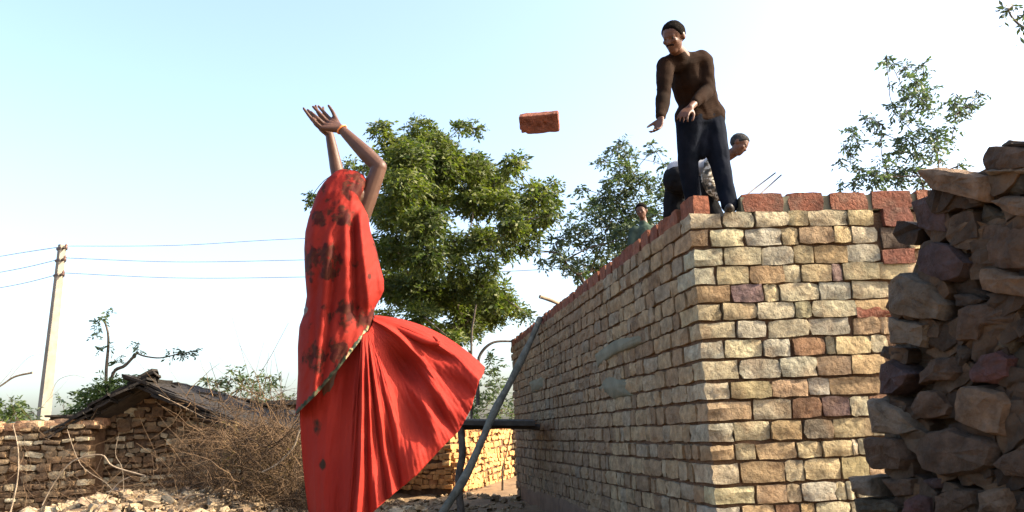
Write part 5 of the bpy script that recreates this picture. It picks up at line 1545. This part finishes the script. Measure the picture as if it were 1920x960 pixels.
S.limb([Mq(1336, 310), Mq(1305, 316, .02), Mq(1270, 320, .03)], [.115, .12, .115]); S.limb([Mq(1338, 308, -.14), Mq(1338, 305, .17)], [.09, .09])
S.build('shirt', M_white, .013, m2, smooth=3, wrinkle=.014)
S = Solid(); S.limb(arm2, [.085, .082, .072])
S.build('sleeve', M_camo, .011, m2, smooth=2, wrinkle=.014)
S = Solid()
S.limb([Mq(1270, 338, -.08), Mq(1268, 335, .12)], [.145, .145])
S.limb([hA, hA.lerp(k2, .6), k2], [.13, .115, .10]); S.limb([k2, a2], [.098, .082]); S.limb([hB, k3], [.14, .11]); S.limb([k3, a3], [.108, .088])
S.build('trousers', M_trouser2, .012, m2, smooth=2, wrinkle=.016)
hair_cap(P2, R2, .24, m2, M_greyhair, .03, .24); eyes(P2, .24, m2)

# ---------------------------------------------------------------- boy looking over the side wall
Y3 = 11.6
Mr = lambda px, py, dy=0.0: at(px, py, Y3 + dy)
bb = at(1206, 420, Y3)
m3 = empty('person', (bb.x, Y3, ZT), 'dark haired boy in a green collar peering over the brick topped side wall', 'person')
S = Solid()
P3, R3 = head(S, Mr(1203, 396, -.04), .235, (-.45, -.85, -.1), (-.15, 0, 1))
S.limb([Mr(1205, 408), Mr(1209, 424)], [.05, .055])
S.limb([Mr(1192, 434, .0), Mr(1230, 433, .04)], [.045, .045])
z3 = ZT
def v3(dx, dz, dy=0): return Vector((bb.x + dx, Y3 + dy, z3 + dz))
shz = Mr(1210, 429).z - z3
S.limb([v3(.02, shz - .04), v3(.02, shz * .8), v3(.02, shz * .62)], [.11, .11, .105])
for sx in (-1, 1):
    S.limb([v3(.02 + .08 * sx, shz * .62), v3(.02 + .09 * sx, shz * .33), v3(.02 + .09 * sx, .07)], [.085, .055, .038])
    S.limb([v3(.02 + .09 * sx, .04), v3(.0 + .09 * sx, .03, -.14)], [.035, .028])
    S.limb([v3(.02 + .17 * sx, shz - .04), v3(.02 + .21 * sx, shz * .8, -.03), v3(.02 + .2 * sx, shz * .62, -.10)], [.048, .04, .028])
    hand(S, v3(.02 + .2 * sx, shz * .62, -.10), (0, -.3, -1), (-sx, 0, 0), .95, .35, -sx)
S.build('body', M_skin2, .0105, m3, smooth=2)
S = Solid()
S.limb([v3(-.13, shz - .03), v3(.17, shz - .03)], [.08, .08]); S.limb([v3(.02, shz - .06), v3(.02, shz * .8), v3(.02, shz * .6)], [.135, .14, .14])
S.limb([Mr(1206, 419), Mr(1210, 430)], [.066, .085])
for sx in (-1, 1): S.limb([v3(.02 + .17 * sx, shz - .04), v3(.02 + .21 * sx, shz * .8, -.03)], [.068, .062])
S.build('shirt', M_green, .013, m3, smooth=2, wrinkle=.01)
S = Solid()
for sx in (-1, 1): S.limb([v3(.02 + .07 * sx, shz * .6), v3(.02 + .09 * sx, shz * .33), v3(.02 + .09 * sx, .1)], [.115, .08, .07])
S.build('trousers', M_trouser2, .014, m3, smooth=2, wrinkle=.01)
hair_cap(P3, R3, .235, m3, M_hair, .05, .22); eyes(P3, .235, m3)

# ---------------------------------------------------------------- the brick in flight
YB = 4.9
pc = at(1011.5, 230, YB)
R = Matrix.Rotation(math.radians(5.0), 3, 'Y').inverted() @ Matrix.Rotation(math.radians(34), 3, 'X') @ Matrix.Rotation(math.radians(-9), 3, 'Z')
bm = bmesh.new()
Lx, Ly, Lz = .246, .085, .118
bmesh.ops.create_cube(bm, size=1.0)
bmesh.ops.scale(bm, vec=(Lx, Ly, Lz), verts=bm.verts)
bmesh.ops.bevel(bm, geom=bm.edges[:], offset=.007, segments=2, profile=.5, affect='EDGES')
bmesh.ops.subdivide_edges(bm, edges=[e_ for e_ in bm.edges if e_.calc_length() > .04], cuts=11, use_grid_fill=True)
for v in bm.verts:
    q = v.co
    d = mnoise.noise(q * 28) * .0035 + mnoise.noise(q * 70) * .0015
    for (hx, hzz, hr) in ((-.006, -.012, .012), (.040, -.002, .011)):          # two small pits in the face
        if q.y < -Ly * .4:
            dd = math.hypot(q.x - hx, q.z - hzz)
            if dd < hr * 1.6: v.co.y += .018 * max(0, 1 - dd / (hr * 1.6))
    v.co += v.normal * d
    if q.x < -.09 and q.z < -.03: v.co += Vector((.006, 0, .010))
me = bpy.data.meshes.new('flying_brick'); bm.to_mesh(me); bm.free()
me.materials.append(M_brick)
M_ = R.to_4x4(); M_.translation = pc
put(link('flying_brick', me, M=M_), 'single red clay brick tumbling through the air between woman and man', 'brick')
